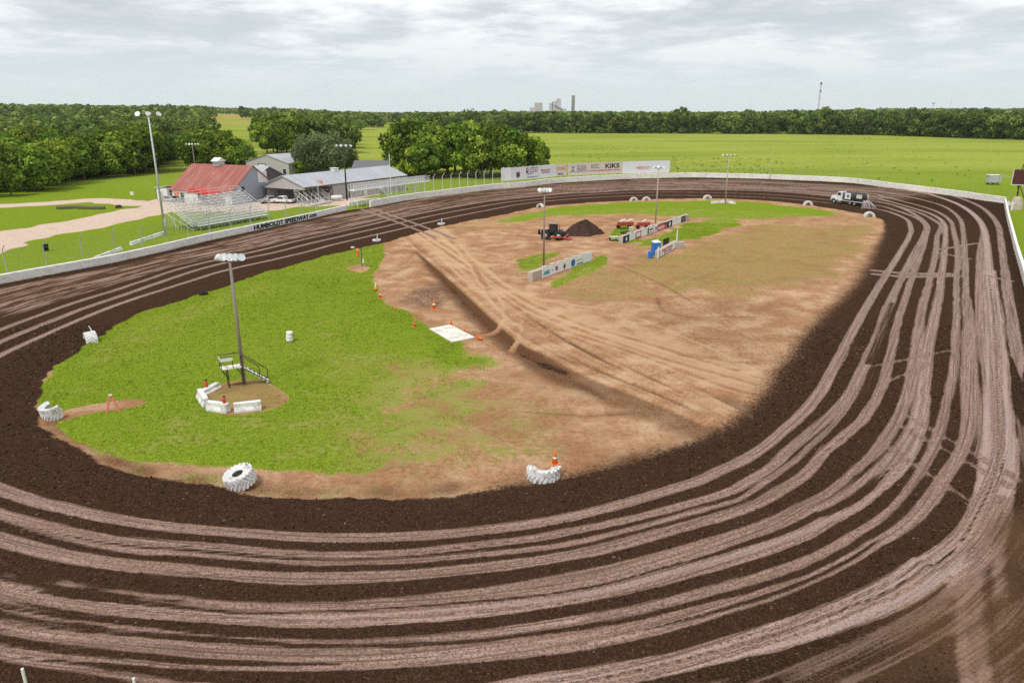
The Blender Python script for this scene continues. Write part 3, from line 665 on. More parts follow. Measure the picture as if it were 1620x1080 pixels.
# weathered white-painted concrete of the track walls
m, t, b = newmat('painted_concrete'); p = t.pos(); z_ = t.sep(p)[2]
n = t.noise(t.vmul(p, (.8, .8, 2.0)), 1.0, 6, .7); f = t.noise(p, 5, 5, .7); n3 = t.noise(p, .22, 3, .5)
c = t.mix(t.step(n, .42, .7), (.87, .85, .80), (.70, .62, .52))
c = t.mix(t.m('MULTIPLY', t.step(f, .54, .66), t.step(n3, .42, .62)), c, (.22, .15, .10))
c = t.mix(t.m('MULTIPLY', t.step(t.m('ADD', z_, t.m('MULTIPLY', f, .5)), .50, .2), .7), c, (.36, .28, .21))
t.put(b.inputs['Base Color'], c); b.inputs['Roughness'].default_value = .9; b.inputs['Specular IOR Level'].default_value = .15
t.put(b.inputs['Normal'], t.bump(f, .4, .04)); M['wall'] = m

def text_mesh(txt, size, mat, parent, loc, rot=(math.pi / 2, 0, 0), bold=0.0, name='lettering', align='LEFT', sx=1.0, ext=.006, bend=None, space=1.0):
    cu = bpy.data.curves.new('t', 'FONT'); cu.body = txt; cu.size = size; cu.offset = bold; cu.extrude = ext; cu.align_x = align; cu.space_character = space
    cu.resolution_u = 3
    o = bpy.data.objects.new('t', cu); C.objects.link(o); bpy.context.view_layer.update()
    dg = bpy.context.evaluated_depsgraph_get(); me = bpy.data.meshes.new_from_object(o.evaluated_get(dg))
    bpy.data.objects.remove(o); bpy.data.curves.remove(cu); me.name = name
    me.transform(Matrix.Diagonal((sx, 1, 1, 1)))
    if bend is not None:
        for v in me.vertices: v.co = bend(v.co)
    else: me.transform(Matrix.LocRotScale(Vector(loc), Matrix.Rotation(rot[2], 3, 'Z') @ Matrix.Rotation(rot[0], 3, 'X'), None))
    me.materials.clear(); me.materials.append(mat)
    o = bpy.data.objects.new(name, me); C.objects.link(o); o.parent = parent; return o

# ------------------------------------------------------------------ track walls
def wall_strip(name, label, pts, h, th, out=1.0):
    """swept concrete wall; pts run so that the track is on the right-hand side"""
    c = crom(pts, False, 5); d = np.gradient(c, axis=0); d /= np.hypot(*d.T)[:, None]; nrm = np.stack([-d[:, 1], d[:, 0]], 1) * out
    prof = [(0, -.5), (0, h - .05), (.05, h), (th - .05, h), (th, h - .05), (th, -.5)]; vs = []; fs = []; k = len(prof)
    for q, nn in zip(c, nrm):
        for o_, z in prof: vs.append((q[0] + nn[0] * o_, q[1] + nn[1] * o_, z))
    for i in range(len(c) - 1):
        for j in range(k - 1): fs.append((i * k + j, (i + 1) * k + j, (i + 1) * k + j + 1, i * k + j + 1))
    fs += [tuple(range(k)), tuple(len(vs) - 1 - j for j in range(k))]
    return tag(MB().add(vs, fs).build(name, M['wall']), label, 'wall'), c, nrm
wo_a, cA, nA = wall_strip('concrete_wall', 'long white concrete track wall lettered HUMBOLDT SPEEDWAY.com beside the grandstand', np.vstack([[(-75,77),(-72.5,85)], wA]), 1.25, .5)
wo_b, cB, nB = wall_strip('concrete_wall', 'stained white concrete wall curving round the far end below the billboards', wB, 1.6, .5)
wo_c, cC, nC = wall_strip('concrete_wall', 'white concrete wall along the right-hand straight beside the grass strip', np.vstack([wC, [(66,91),(58,76),(51,61),(46,46),(41,32)]]), 1.15, .4)
def walk(c, px0=None):
    l = np.concatenate([[0], np.cumsum(np.hypot(*np.diff(c, axis=0).T))])
    return l
lA = walk(cA); lB = walk(cB)
def at_len(c, l, s):
    return np.array([np.interp(s, l, c[:, 0]), np.interp(s, l, c[:, 1])])
def len_at_px(c, l, px):
    xs, _ = proj(c[:, 0], c[:, 1], 0 * c[:, 0]); return float(np.interp(px, xs, l))
sT0, sT1, sT2 = len_at_px(cA, lA, 402), len_at_px(cA, lA, 488), len_at_px(cA, lA, 500.5)
def bender(s_start, width, s_end, z0, hz, h_in):
    def f(co):
        s = s_start + co.x / width * (s_end - s_start); q = at_len(cA, lA, s); q2 = at_len(cA, lA, s + .3); d = q2 - q; d /= np.hypot(*d)
        return Vector((q[0] + d[1] * (.012 + co.z), q[1] - d[0] * (.012 + co.z), z0 + co.y / h_in * hz))
    return f
def wall_text(txt, s_a, s_b, z0, hz):
    cu = bpy.data.curves.new('w', 'FONT'); cu.body = txt; cu.size = 1; o = bpy.data.objects.new('w', cu); C.objects.link(o); bpy.context.view_layer.update()
    wdt = o.dimensions.x; hh = o.dimensions.y; bpy.data.objects.remove(o); bpy.data.curves.remove(cu)
    text_mesh(txt, 1, M['ink'], wo_a, None, bold=.055, bend=bender(s_a, wdt, s_b, z0, hz, hh))
sp_v = []
for s_ in np.linspace(sT0 - 1.5, sT2 + 2.5, 40):
    q = at_len(cA, lA, s_); q2 = at_len(cA, lA, s_ + .3); d = (q2 - q) / np.hypot(*(q2 - q)); sp_v += [(q[0] + d[1] * .006, q[1] - d[0] * .006, .10), (q[0] + d[1] * .006, q[1] - d[0] * .006, 1.17)]
MB().add(sp_v, [(2 * i, 2 * i + 2, 2 * i + 3, 2 * i + 1) for i in range(39)]).build('white_panel', M['white'], wo_a)
wall_text('HUMBOLDT SPEEDWAY', sT0, sT1, .22, .86); wall_text('.com', sT1 + .3, sT2, .32, .55)
# gate pieces by the opening, low barriers on the left
bb = MB(); q = G(571, 322)
for i in range(4): bb.box((i * 3.0, 0, .55), (2.9, .4, 1.1))
o = bb.build('concrete_barrier', M['wall'], bevel=.03); o.location = P(553, 327.5) + Vector((.4, 1.6, 0)); o.rotation_euler.z = math.atan2(*(P(590, 321) - P(553, 327)).yx); tag(o, 'row of pale concrete blocks set back behind the gap in the front wall', 'barrier')
def barrier(px0, py0, px1, py1, label, h=.8, w_=.6, cap=True, group=None):
    a, b = P(px0, py0), P(px1, py1); L = (b - a).length
    o = MB().prism([(-w_ / 2, 0), (w_ / 2, 0), (w_ / 2, h * .25), (w_ * .3, h * .55), (w_ * .28, h), (-w_ * .28, h), (-w_ * .3, h * .55), (-w_ / 2, h * .25)], L).build('concrete_barrier', M['barr'], bevel=.03)
    o.location = (a + b) / 2; o.location.z = height(o.location.x, o.location.y) - .05
    o.rotation_euler.z = math.atan2(b.y - a.y, b.x - a.x) - math.pi / 2
    return tag(o, label, 'barrier', group)
M['barr'] = paintmat('whitewashed_concrete', (.76, .75, .72), .85, dirt=.75, dcol=(.26, .21, .17), scale=1.4)
barrier(150, 411, 192, 395, 'long white barrier lying in the grass behind the left end of the front wall', .5)
barrier(207, 388, 262, 370, 'white barrier in the grass beside the tall steel light pole', .6)

# ------------------------------------------------------------------ catch fences
def fence(name, label, c, l, s0_, s1_, step, hgt, off, wires=7, arm=True, pr=.07, mat='galv', wire_r=.018):
    root = thing(name, label, 'fence'); n = max(2, int((s1_ - s0_) / step) + 1); pts = []
    for i in range(n):
        s = s0_ + (s1_ - s0_) * i / (n - 1); q = at_len(c, l, s); q2 = at_len(c, l, min(s + .5, l[-1])); q1 = at_len(c, l, max(s - .5, 0)); d = q2 - q1; d /= np.hypot(*d)
        pts.append((q[0] - d[1] * off, q[1] + d[0] * off, d))
    for x, y, d in pts:
        b = MB().tube((x, y, -.2), (x, y, hgt), pr, pr, 6)
        if arm: b.tube((x, y, hgt - .05), (x + d[1] * .75, y - d[0] * .75, hgt + .75), pr * .9, pr * .8, 6)
        b.build('fence_post', M[mat], root)
    wb = MB()
    for k in range(wires):
        z = 1.3 + (hgt - 1.3) * k / (wires - 1)
        for a, b in zip(pts[:-1], pts[1:]): wb.tube((a[0], a[1], z), (b[0], b[1], z), wire_r, wire_r, 3, False)
    wb.build('fence_wire', M['galv'], root); return root
fence('catch_fence', 'tall catch fence of thin bent posts behind the front wall by the grandstand', cA, lA, len_at_px(cA, lA, 19), lA[-1] - 6, 5.1, 4.3, .75)
fence('catch_fence', 'row of white bent posts with wires in front of the dense green trees', cB, lB, 9, len_at_px(cB, lB, 797), 3.4, 5.2, .9, pr=.085, mat='alu')
fence('catch_fence', 'faint wire fence along the wall below the open meadow', cB, lB, len_at_px(cB, lB, 1064), lB[-1], 6.0, 3.6, 1.2, wires=5, pr=.032, wire_r=.007)
pf = thing('catch_fence', 'tops of white fence posts at the near wall below the camera', 'fence')
for px, py in ((35, 1057), (211, 1072)):
    dx, dy, dz = ray(px, py); k = 19.0 / dy; x, z = dx * k, H + dz * k
    MB().tube((x, 19.0, 0), (x, 19.0, z), .045, .045, 8).build('fence_post', M['white'], pf)

# ------------------------------------------------------------------ light poles
def lamp_head(parent, c, yaw, tilt, d=.62):
    m = Matrix.Translation(c) @ Matrix.Rotation(yaw, 4, 'Z') @ Matrix.Rotation(math.pi / 2 + tilt, 4, 'X')
    r = d / 2
    h = MB().lathe([(.05, -r * 1.5), (r * .35, -r * 1.45), (r * .45, -r * .9), (r * .85, -r * .55), (r, 0), (r * .96, .02), (r * .9, -.02)], 16, m).build('lamp', M['white'], parent, True)
    MB().lathe([(0.001, -.03), (r * .55, -.035), (r * .9, -.02)], 16, m).build('lens', M['lens'], h, True)
def light_pole(px, py, pxt, pyt, label, lamps, mat='wood', r=.16, arm=1.2, yaw0=0.0, dl=.62, two=False, box=False, group=None, hz=None, lampyaw=None):
    b = G(px, py); h = (Ztop(pxt, pyt, b) if hz is None else hz) - b.z
    root = thing('light_pole', label, 'light pole', b, 0, group)
    MB().tube((0, 0, -.3), (0, 0, h), r, r * .62, 10).build('pole', M[mat], root, True)
    ca, sa = math.cos(yaw0), math.sin(yaw0); ab = MB()
    ab.box((0, 0, h - .1), (arm * 2, .1, .1), yaw0)
    ab.tube((ca * arm * .35, sa * arm * .35, h - .12), (0, 0, h - .85), .03); ab.tube((-ca * arm * .35, -sa * arm * .35, h - .12), (0, 0, h - .85), .03)
    ab.build('crossarm', M['darkpole'], root)
    for i in range(lamps):
        u = -1 + 2 * i / max(lamps - 1, 1); yw = (yaw0 + u * -.75 + math.pi) if lampyaw is None else lampyaw + u * .55 - (1.5 if i == 0 and lamps > 3 else 0)
        lamp_head(root, (ca * u * arm, sa * u * arm, h + .12), yw, -.55, dl)
    if box: MB().box((.28, -.1, 2.4), (.35, .3, 1.3)).build('control_box', M['galv'], root)
    return root
light_pole(387, 611, 362.5, 409, 'weathered wooden light pole with white floodlights standing beside the black metal stairs', 5, r=.17, arm=.95, dl=.66, lampyaw=.2)
light_pole(262, 372, 237.5, 181, 'tallest grey steel light pole beside the grandstand', 3, mat='galv', r=.22, arm=1.9, dl=.9, box=True, lampyaw=.6)
light_pole(312, 292, 301, 232, 'light pole half hidden in the trees behind the red roofed barn', 5, r=.15, arm=1.9, dl=.6, hz=12.2, lampyaw=.5)
light_pole(549, 316, 540, 231, 'dark pole with white floodlights at the opening in the front wall', 4, mat='darkpole', r=.24, arm=1.9, dl=.7, lampyaw=.4)
light_pole(860, 423, 848, 302, 'wooden light pole behind the left end of the teal lettered sign wall', 4, r=.15, arm=.7, dl=.75, lampyaw=-.9)
light_pole(1037, 353, 1040.5, 265, 'pale wooden light pole behind the long row of infield signs', 3, mat='palewood', r=.16, arm=.9, dl=.6, lampyaw=-.5)
light_pole(1147, 322, 1153, 246, 'pale wooden light pole with low concrete blocks round its foot on the far grass', 4, mat='palewood', r=.17, arm=1.5, dl=.6, lampyaw=.9)
def plain_pole(px, py, pxt, pyt, label, name='pole', r=.07, mat='galv', cat='pole'):
    b = G(px, py); return b, Ztop(pxt, pyt, b)
b, z1 = plain_pole(619, 312, 617, 243, '')
rt = thing('antenna_mast', 'slim pale mast with crossbar standing in front of the dense green trees', 'mast', b)
MB().tube((0, 0, 0), (0, 0, z1), .11, .07, 8).build('mast', M['white'], rt); MB().box((0, 0, z1 - 1.5), (1.2, .08, .08)).build('crossbar', M['white'], rt); MB().box((0, 0, z1 - .6), (.7, .08, .08)).build('crossbar', M['white'], rt)
b, z1 = plain_pole(1217, 284, 1220, 238, '')
tag(MB().tube(b, (b.x, b.y, z1), .12, .08, 8).build('utility_pole', M['lime']), 'faint thin pole in the green meadow behind the far wall', 'pole')
b, z1 = plain_pole(884, 271, 885, 240, '')
tag(MB().tube(b, (b.x, b.y, z1), .09, .07, 8).box((b.x, b.y, z1 - .5), (.5, .1, .9)).build('utility_pole', M['lime']), 'thin pole with a small plate behind the orange billboard', 'pole')
b, z1 = plain_pole(505, 325, 502.5, 283, '')
fl = thing('flagpole', 'thin white flagpole with a small limp flag in front of the grey building', 'flagpole', b)
MB().tube((0, 0, 0), (0, 0, z1 + .3), .07, .05, 8).build('pole', M['white'], fl)
m, t, bb_ = newmat('flag_cloth'); zz = t.sep(t.obj())[2]; t.put(bb_.inputs['Base Color'], t.mix(t.step(t.m('FRACT', t.m('MULTIPLY', zz, 3.2)), .45, .55), (.62, .10, .10), (.75, .72, .70)))
fm = MB(); N_ = 8
fm.add([(.05 + i / N_ * 1.4, .12 * math.sin(i * 1.3), z1 - .1 - j * 1.0 - .35 * i / N_) for i in range(N_ + 1) for j in (0, 1)], [(2 * i, 2 * i + 1, 2 * i + 3, 2 * i + 2) for i in range(N_)])
fo = fm.build('flag', m, fl); md = fo.modifiers.new('thick', 'SOLIDIFY'); md.thickness = .02

# ------------------------------------------------------------------ grandstands
def bleacher(name, label, a, b, rows, run, rise, z0, seats=True, rail=True, bays=10, group=None):
    """a -> b is the front foot line, the stand climbs to the left of it"""
    a, b = Vector((*a, 0)), Vector((*b, 0)); L = (b - a).length
    root = thing(name, label, 'grandstand', a, math.atan2(b.y - a.y, b.x - a.x), group); D = rows * run; top = z0 + rows * rise
    fr = MB()
    for i in range(bays + 1):
        x = L * i / bays
        fr.tube((x, 0, z0), (x, D, top), .05, n=5)
        for j in range(0, rows + 1, 2):
            y = j * run; fr.tube((x, y, 0), (x, y, z0 + j * rise), .045, n=5)
        if i % 2 == 0: fr.tube((x, 0, .2), (x, D, z0 + rows * rise * .55), .035, n=5); fr.tube((x, D * .5, .1), (x, D, top - .3), .035, n=5)
        if i < bays:
            x2 = L * (i + 1) / bays
            fr.tube((x, D, .3), (x2, D, top - .4), .03, n=4); fr.tube((x, 0, .1), (x2, 0, z0), .03, n=4); fr.tube((x2, D * .5, .3), (x, D * .5, z0 + rows * rise * .45), .03, n=4)
    fr.build('frame', M['alu'], root)
    if seats:
        for j in range(rows):
            y, z = j * run, z0 + j * rise
            MB().box((L / 2, y + .15, z + .42), (L, .36, .08)).build('seat_board', M['alu'], root)
            MB().box((L / 2, y + run * .5 + .2, z + .06), (L, .5, .05)).build('foot_board', M['alu'], root)
    if rail:
        rl = MB()
        for h in (.55, 1.1): rl.tube((0, D + .1, top + h), (L, D + .1, top + h), .035, n=5)
        for i in range(bays + 1): rl.tube((L * i / bays, D + .1, top - .2), (L * i / bays, D + .1, top + 1.1), .03, n=5)
        for x in (0, L):
            for h in (.5, 1.1): rl.tube((x, -.1, z0 + h), (x, D + .1, top + h), .035, n=5)
            for j in range(0, rows + 1, 3): rl.tube((x, j * run, z0 + j * rise - .1), (x, j * run, z0 + j * rise + 1.1), .03, n=5)
        for h in (.5, 1.05): rl.tube((L * .05, -.9, z0 + h), (L * .95, -.9, z0 + h), .03, n=5)
        for i in range(bays + 1): rl.tube((L * (.05 + .9 * i / bays), -.9, 0), (L * (.05 + .9 * i / bays), -.9, z0 + 1.05), .03, n=5)
        rl.build('railing', M['alu'], root)
        wk = MB(); wk.box((L / 2, -.5, z0), (L * .92, .9, .06)).build('walkway', M['alu'], root)
    return root
bleacher('grandstand', 'large open aluminium grandstand between the red roofed barn and the front wall', P(306, 366)[:2], P(424, 345)[:2], 10, .78, .46, .9)
bleacher('grandstand', 'small grey frame of a bleacher without seats beside the white gas tank', P(487, 327)[:2], P(522, 320)[:2], 5, .7, .5, .5, seats=False, rail=True, bays=5)
# white viewing platform behind the second wall
a, b = at_len(cB, lB, 1.0), at_len(cB, lB, len_at_px(cB, lB, 693)); d = b - a; d /= np.hypot(*d); a = a + np.array([-d[1], d[0]]) * 2.6 - d * 3.5; L = float(np.hypot(*(b - a)))
vp = thing('viewing_platform', 'raised white platform with picket railing and braced legs behind the second wall', 'platform', (a[0], a[1], 0), math.atan2(d[1], d[0]))
MB().box((L / 2, .9, 3.95), (L, 1.9, .14)).build('deck', M['white'], vp)
for yy in (-.05, 1.85):
    rl = MB()
    for h in (.15, .7, 1.3): rl.box((L / 2, yy, 4.05 + h), (L, .07, .14))
    for i in range(int(L / .9) + 1): rl.box((min(i * .9, L), yy, 4.7), (.08, .09, 1.36))
    rl.build('railing', M['white'], vp)
for i in range(9):
    x = L * (i + .25) / 9
    lg = MB().tube((x, 0, 0), (x, 0, 3.9), .07, n=6).tube((x, 1.8, 0), (x, 1.8, 3.9), .07, n=6).tube((x, 0, .4), (x, 1.8, 3.6), .05, n=5)
    if i in (0, 2, 3, 6, 7): lg.tube((x, 0, 2.2), (x + 1.6, 0, 3.9), .05, n=5).tube((x, 0, 2.2), (x - 1.2, 0, 3.9), .05, n=5)
    lg.build('leg', M['white'], vp)
st_ = MB(); st_.box((L * .36, -.9, 2.0), (.12, .9, .12))
for i in range(10): st_.box((L * .30 + i * .45, -.55, 3.8 - i * .38), (.42, 1.0, .06))
st_.tube((L * .30, -.1, 3.9), (L * .30 + 4.6, -.1, 0), .06, n=5).tube((L * .30, -1.05, 3.9), (L * .30 + 4.6, -1.05, 0), .06, n=5).tube((L * .30, -1.05, 4.9), (L * .30 + 4.6, -1.05, 1.0), .04, n=5)
st_.build('stairs', M['white'], vp)

# ------------------------------------------------------------------ buildings
def gable(name, label, o, ang, L, Wd, eave, ridge, wall, roof, over=.45, open_left=False, gable_mat=None):
    """ridge along local x; local y runs to the back; front left corner at o"""
    root = thing(name, label, 'building', (o[0], o[1], 0), ang)
    w_ = MB(); th = .25
    if not open_left: w_.prism([(0, -.3), (Wd, -.3), (Wd, eave), (Wd / 2, ridge), (0, eave)], th, Matrix.Translation((th / 2, 0, 0)) @ Matrix.Rotation(math.pi / 2, 4, 'Z'))
    else: w_.prism([(0, eave - .7), (Wd, eave - .7), (Wd, eave), (Wd / 2, ridge), (0, eave)], th, Matrix.Translation((th / 2, 0, 0)) @ Matrix.Rotation(math.pi / 2, 4, 'Z'))
    w_.prism([(0, -.3), (Wd, -.3), (Wd, eave), (Wd / 2, ridge), (0, eave)], th, Matrix.Translation((L - th / 2, 0, 0)) @ Matrix.Rotation(math.pi / 2, 4, 'Z'))
    x0 = 10.0 if open_left else th
    w_.box(((x0 + L - th) / 2, th / 2, eave / 2 - .15), (L - th - x0 - .004, th, eave + .3)); w_.box(((th + L - th) / 2, Wd - th / 2, eave / 2 - .15), (L - 2 * th - .004, th, eave + .3))
    w_.build('wall', wall, root)
    sl = (ridge - eave) / (Wd / 2); e = over; rf = MB(); tk = .14
    for sgn in (0, 1):
        y0, y1 = (-e, Wd / 2) if not sgn else (Wd + e, Wd / 2); z0_, z1_ = eave - sl * e + .05, ridge + .05
        rf.add([(-e, y0, z0_), (L + e, y0, z0_), (L + e, y1, z1_), (-e, y1, z1_), (-e, y0, z0_ + tk), (L + e, y0, z0_ + tk), (L + e, y1, z1_ + tk), (-e, y1, z1_ + tk)],
               [(0, 1, 2, 3), (4, 5, 6, 7), (0, 1, 5, 4), (1, 2, 6, 5), (2, 3, 7, 6), (3, 0, 4, 7)])
    ro = rf.build('roof', roof, root)
    return root, ro
def opening(root, name, x, y, z, w_, h, mat, face='front', frame=None, label=None, fr=.12):
    """panel standing 2 cm proud of a wall with an optional frame"""
    d = (w_, .06, h) if face in ('front',) else (.06, w_, h)
    f = root
    if frame is not None:
        fb = MB(); t_ = fr
        for cx, cz, sx_, sz_ in ((-w_ / 2 - t_ / 2, 0, t_, h + 2 * t_), (w_ / 2 + t_ / 2, 0, t_, h + 2 * t_), (0, h / 2 + t_ / 2, w_, t_), (0, -h / 2 - t_ / 2, w_, t_)):
            fb.box((x + cx, y, z + cz), (sx_, .12, sz_)) if face == 'front' else fb.box((x, y + cx, z + cz), (.12, sx_, sz_))
        f = fb.build(name + '_frame', frame, root)
    o_ = MB().box((x, y, z), d).build(name, mat, f); return o_
# red roofed barn
ang = math.atan2(-.39, .92); ex = P(269, 299, 3.2)
bn, bro = gable('barn', 'barn with a rusty red metal roof and white front wall behind the grandstand', (ex.x + .3, ex.y + .2), ang, 19.4, 16.2, 3.2, 8.8, M['whitewall'], M['redroof'], .5)
tb = MB().box((8.6, 8.1, 9.2), (2.2, 1.8, 1.2)).build('roof_vent', M['galv'], bro)
MB().prism([(-1.5, 0), (1.5, 0), (0, .9)], 2.4, Matrix.Translation((8.6, 8.1, 9.8)) @ Matrix.Rotation(math.pi / 2, 4, 'Z')).build('vent_cap', M['white'], tb)
MB().prism([(.3, 0), (15.9, 0), (15.9, 3.1), (8.1, 8.6), (.3, 3.1)], .06, Matrix.Translation((19.43, 0, 0)) @ Matrix.Rotation(math.pi / 2, 4, 'Z')).build('shaded_gable_siding', M['shadewall'], bn)  # blue-grey over the white wall puts the gable's shade into its colour
opening(bn, 'window', 19.49, 11.4, 6.0, 2.6, 2.2, M['slab'], 'side', M['white'], fr=.3); opening(bn, 'window', 19.49, 4.0, 3.6, .8, .8, M['glass'], 'side', M['darkwall'])
opening(bn, 'door', 3.4, -.03, 1.2, 1.2, 2.3, M['darkwall'], 'front', M['white']); opening(bn, 'sign_panel', 1.5, -.03, 1.9, 1.5, .9, M['orange'], 'front')
opening(bn, 'window', 10, -.03, 1.6, 3.0, 1.4, M['glass'], 'front', M['white'])
# long grey building with open bay
e0 = P(481, 296, 4.16); e1 = P(643, 277, 4.16); ang2 = math.atan2(e1.y - e0.y, e1.x - e0.x)
lg, lro = gable('long_building', 'long grey metal building with an open vehicle bay at its gable end', (e0.x, e0.y), ang2, 40.5, 14.0, 4.1, 6.5, M['greywall'], M['greyroof'], .4, True)
for yy in (.3, 4.6, 9.2, 13.7): MB().box((.15, yy, 1.7), (.24, .24, 3.5)).build('post', M['darkpole'], lg)
MB().box((9.9, 7, 1.9), (.2, 13.3, 3.9)).build('back_wall', M['tanwall'], lg)
MB().box((9.7, 2.5, 2.2), (.1, 4.2, .25)).box((9.7, 2.5, 3.0), (.1, 4.2, .2)).build('shelf', M['darkpole'], lg)
opening(lg, 'door', 9.77, 10.8, 1.4, 3.6, 2.9, M['cream'], 'side', M['darkpole']); opening(lg, 'door', 22.5, -.03, 1.1, 1.1, 2.1, M['white'], 'front', M['whitewall'])
MB().box((25.25, -.05, 3.98), (30.4, .14, .28)).build('gutter', M['darkpole'], lg)
MB().box((16, -.06, 1.9), (.16, .1, 3.7)).build('downpipe', M['darkpole'], lg)
tb = MB().box((18.5, 7.0, 6.85), (1.6, 1.4, .8)).build('roof_vent', M['white'], lro); MB().box((18.5, 7.0, 7.32), (2.0, 1.8, .12)).build('vent_cap', M['white'], tb)
# grey shed between them and buildings behind
gable('shed', 'dark grey shed with a pale metal roof wedged between the barn and the long building', (-84.5, 208), ang, 15.5, 12.5, 4.5, 7.2, M['darkwall'], M['greyroof'], .3)
e2 = P(458, 278); bk, _ = gable('metal_building', 'pale grey metal workshop with a white roller door behind the other buildings', (e2.x, e2.y), math.atan2(.86, .5), 22, 22, 4.2, 6.9, M['greywall'], M['greyroof'], .3)
opening(bk, 'roller_door', -.03, 13.6, 1.9, 3.6, 3.2, M['white'], 'side', M['darkpole'], fr=.25); opening(bk, 'door', -.03, 2.2, 1.2, 1.6, 2.2, M['glass'], 'side', M['white'])
gable('house', 'small house showing only its dark shingle roof beyond the long building', (-50, 232), -.12, 10.5, 9, 4.1, 7.0, M['whitewall'], M['shingle'], .4)
sh = P(249, 315.5); shd = thing('shed', 'small white shed with a white roof left of the barn', 'building', sh, ang)
MB().box((1.9, 2.2, 1.5), (3.8, 4.4, 3.2)).build('wall', M['whitewall'], shd); MB().prism([(-.3, 3.0), (4.1, 3.5), (4.1, 3.62), (-.3, 3.12)], 5, Matrix.Translation((0, 2.2, 0))).build('roof', M['white'], shd)
MB().box((0, -.03, 1.5), (.12, .1, 3.1)).build('corner_trim', M['darkpole'], shd); opening(shd, 'window', 3.83, 1.4, 1.8, 1.0, 1.2, M['glass'], 'side', M['darkpole']); opening(shd, 'door', 1.7, -.03, 1.1, 1.0, 2.1, M['galv'], 'front', M['white'])
# red canopy in front of the barn
cq = P(317, 324); cp_ = thing('canopy', 'bright red canopy showing above the back row of the grandstand', 'canopy', cq, ang)
pr = [(-2.2 * math.cos(u), 3.0 + 1.1 * math.sin(u)) for u in np.linspace(0, math.pi, 9)]
cm_ = MB(); cm_.prism(pr, 3.2); cm_.prism([(x + 3.4, z - .35) for x, z in pr], 3.0); cm_.build('cover', M['red'], cp_, bevel=.05)
for x in (-2.1, 2.1, 5.2):
    for y in (-1.5, 1.5): MB().tube((x, y, 0), (x, y, 3.0), .05, n=6).build('post', M['galv'], cp_)

# ------------------------------------------------------------------ vehicles
def wheel(parent, c, r, w_, rim='chrome', axis='Y'):
    m = Matrix.Translation(c) @ Matrix.Rotation(math.pi / 2, 4, 'X')
    wh = MB().lathe([(r * .58, -w_ / 2), (r * .92, -w_ / 2), (r, -w_ * .35), (r, w_ * .35), (r * .92, w_ / 2), (r * .58, w_ / 2), (r * .58, -w_ / 2)], 18, m).build('wheel', M['rubber'], parent, True)
    MB().lathe([(.001, -w_ * .42), (r * .25, -w_ * .42), (r * .3, -w_ * .25), (r * .58, -w_ * .3), (r * .58, w_ * .3), (r * .3, w_ * .25), (r * .25, w_ * .42), (.001, w_ * .42)], 14, m).build('rim', M[rim], wh, True)
    return wh
def vehicle(name, label, cat, loc, rz, mat, L=5.4, Wd=1.95, kind='pickup', group=None):
    root = thing(name, label, cat, loc, rz, group); h0 = .45
    if kind == 'pickup': prof = [(-L/2, h0), (L/2, h0), (L/2, .95), (L*.33, 1.08), (L*.24, 1.1), (L*.12, 1.78), (-L*.12, 1.80), (-L*.15, 1.12), (-L/2, 1.12)]
    else: prof = [(-L/2, h0), (L/2, h0), (L/2, .8), (L*.28, .98), (L*.10, 1.5), (-L*.22, 1.52), (-L*.44, 1.05), (-L/2, .95)]
    MB().prism(prof, Wd).build('body', mat, root, bevel=.05)
    x1, x0 = (L*.19, -L*.135) if kind == 'pickup' else (L*.19, -L*.33); zt = 1.68 if kind == 'pickup' else 1.42; zb = 1.16 if kind == 'pickup' else 1.05
    for s in (-1, 1): MB().prism([(x0 + .1, zb), (x1 - .05, zb), (x1 - .3, zt), (x0 + .2, zt)], .02, Matrix.Translation((0, s * (Wd / 2 + .004), 0))).build('side_window', M['glass'], root)
    MB().add([(x1 + .12, -Wd*.42, zb), (x1 + .12, Wd*.42, zb), (x1 - .2, Wd*.40, zt), (x1 - .2, -Wd*.40, zt)], [(0, 1, 2, 3)]).build('windscreen', M['glass'], root)
    if kind == 'pickup': MB().box((-L*.325, 0, 1.135), (L*.33, Wd - .3, .03)).build('bed', M['black'], root)
    for s in (-1, 1):
        for x in (-L*.3, L*.31): wheel(root, (x, s * (Wd/2 - .1), .38), .38, .25)
        MB().box((L/2 + .01, s * Wd*.36, .82), (.06, .35, .18)).build('headlight', M['lens'], root)
    MB().box((L/2 + .04, 0, .55), (.12, Wd - .1, .2)).box((-L/2 - .04, 0, .58), (.12, Wd - .1, .2)).build('bumper', M['chrome'], root)
    return root
va = ang2 + math.pi
vehicle('pickup_truck', 'silver pickup truck parked leftmost in front of the open bay', 'pickup', G(428, 321), va - .35, M['silver'], 5.6)
vehicle('pickup_truck', 'white pickup truck with black trim parked in front of the open bay', 'pickup', G(448, 321.5), 2.9, M['white'], 6.0)
vehicle('pickup_truck', 'dark pickup truck parked under the gable of the open bay', 'pickup', G(470, 319.5), va + .3, M['darkcar'], 5.6)
vehicle('car', 'grey car parked beside the small white shed', 'car', G(269, 319), -.2, M['silver'], 4.6, kind='sedan'); vehicle('car', 'dark car parked against the white wall of the barn', 'car', G(283, 319), -.3, M['darkcar'], 4.6, kind='sedan')
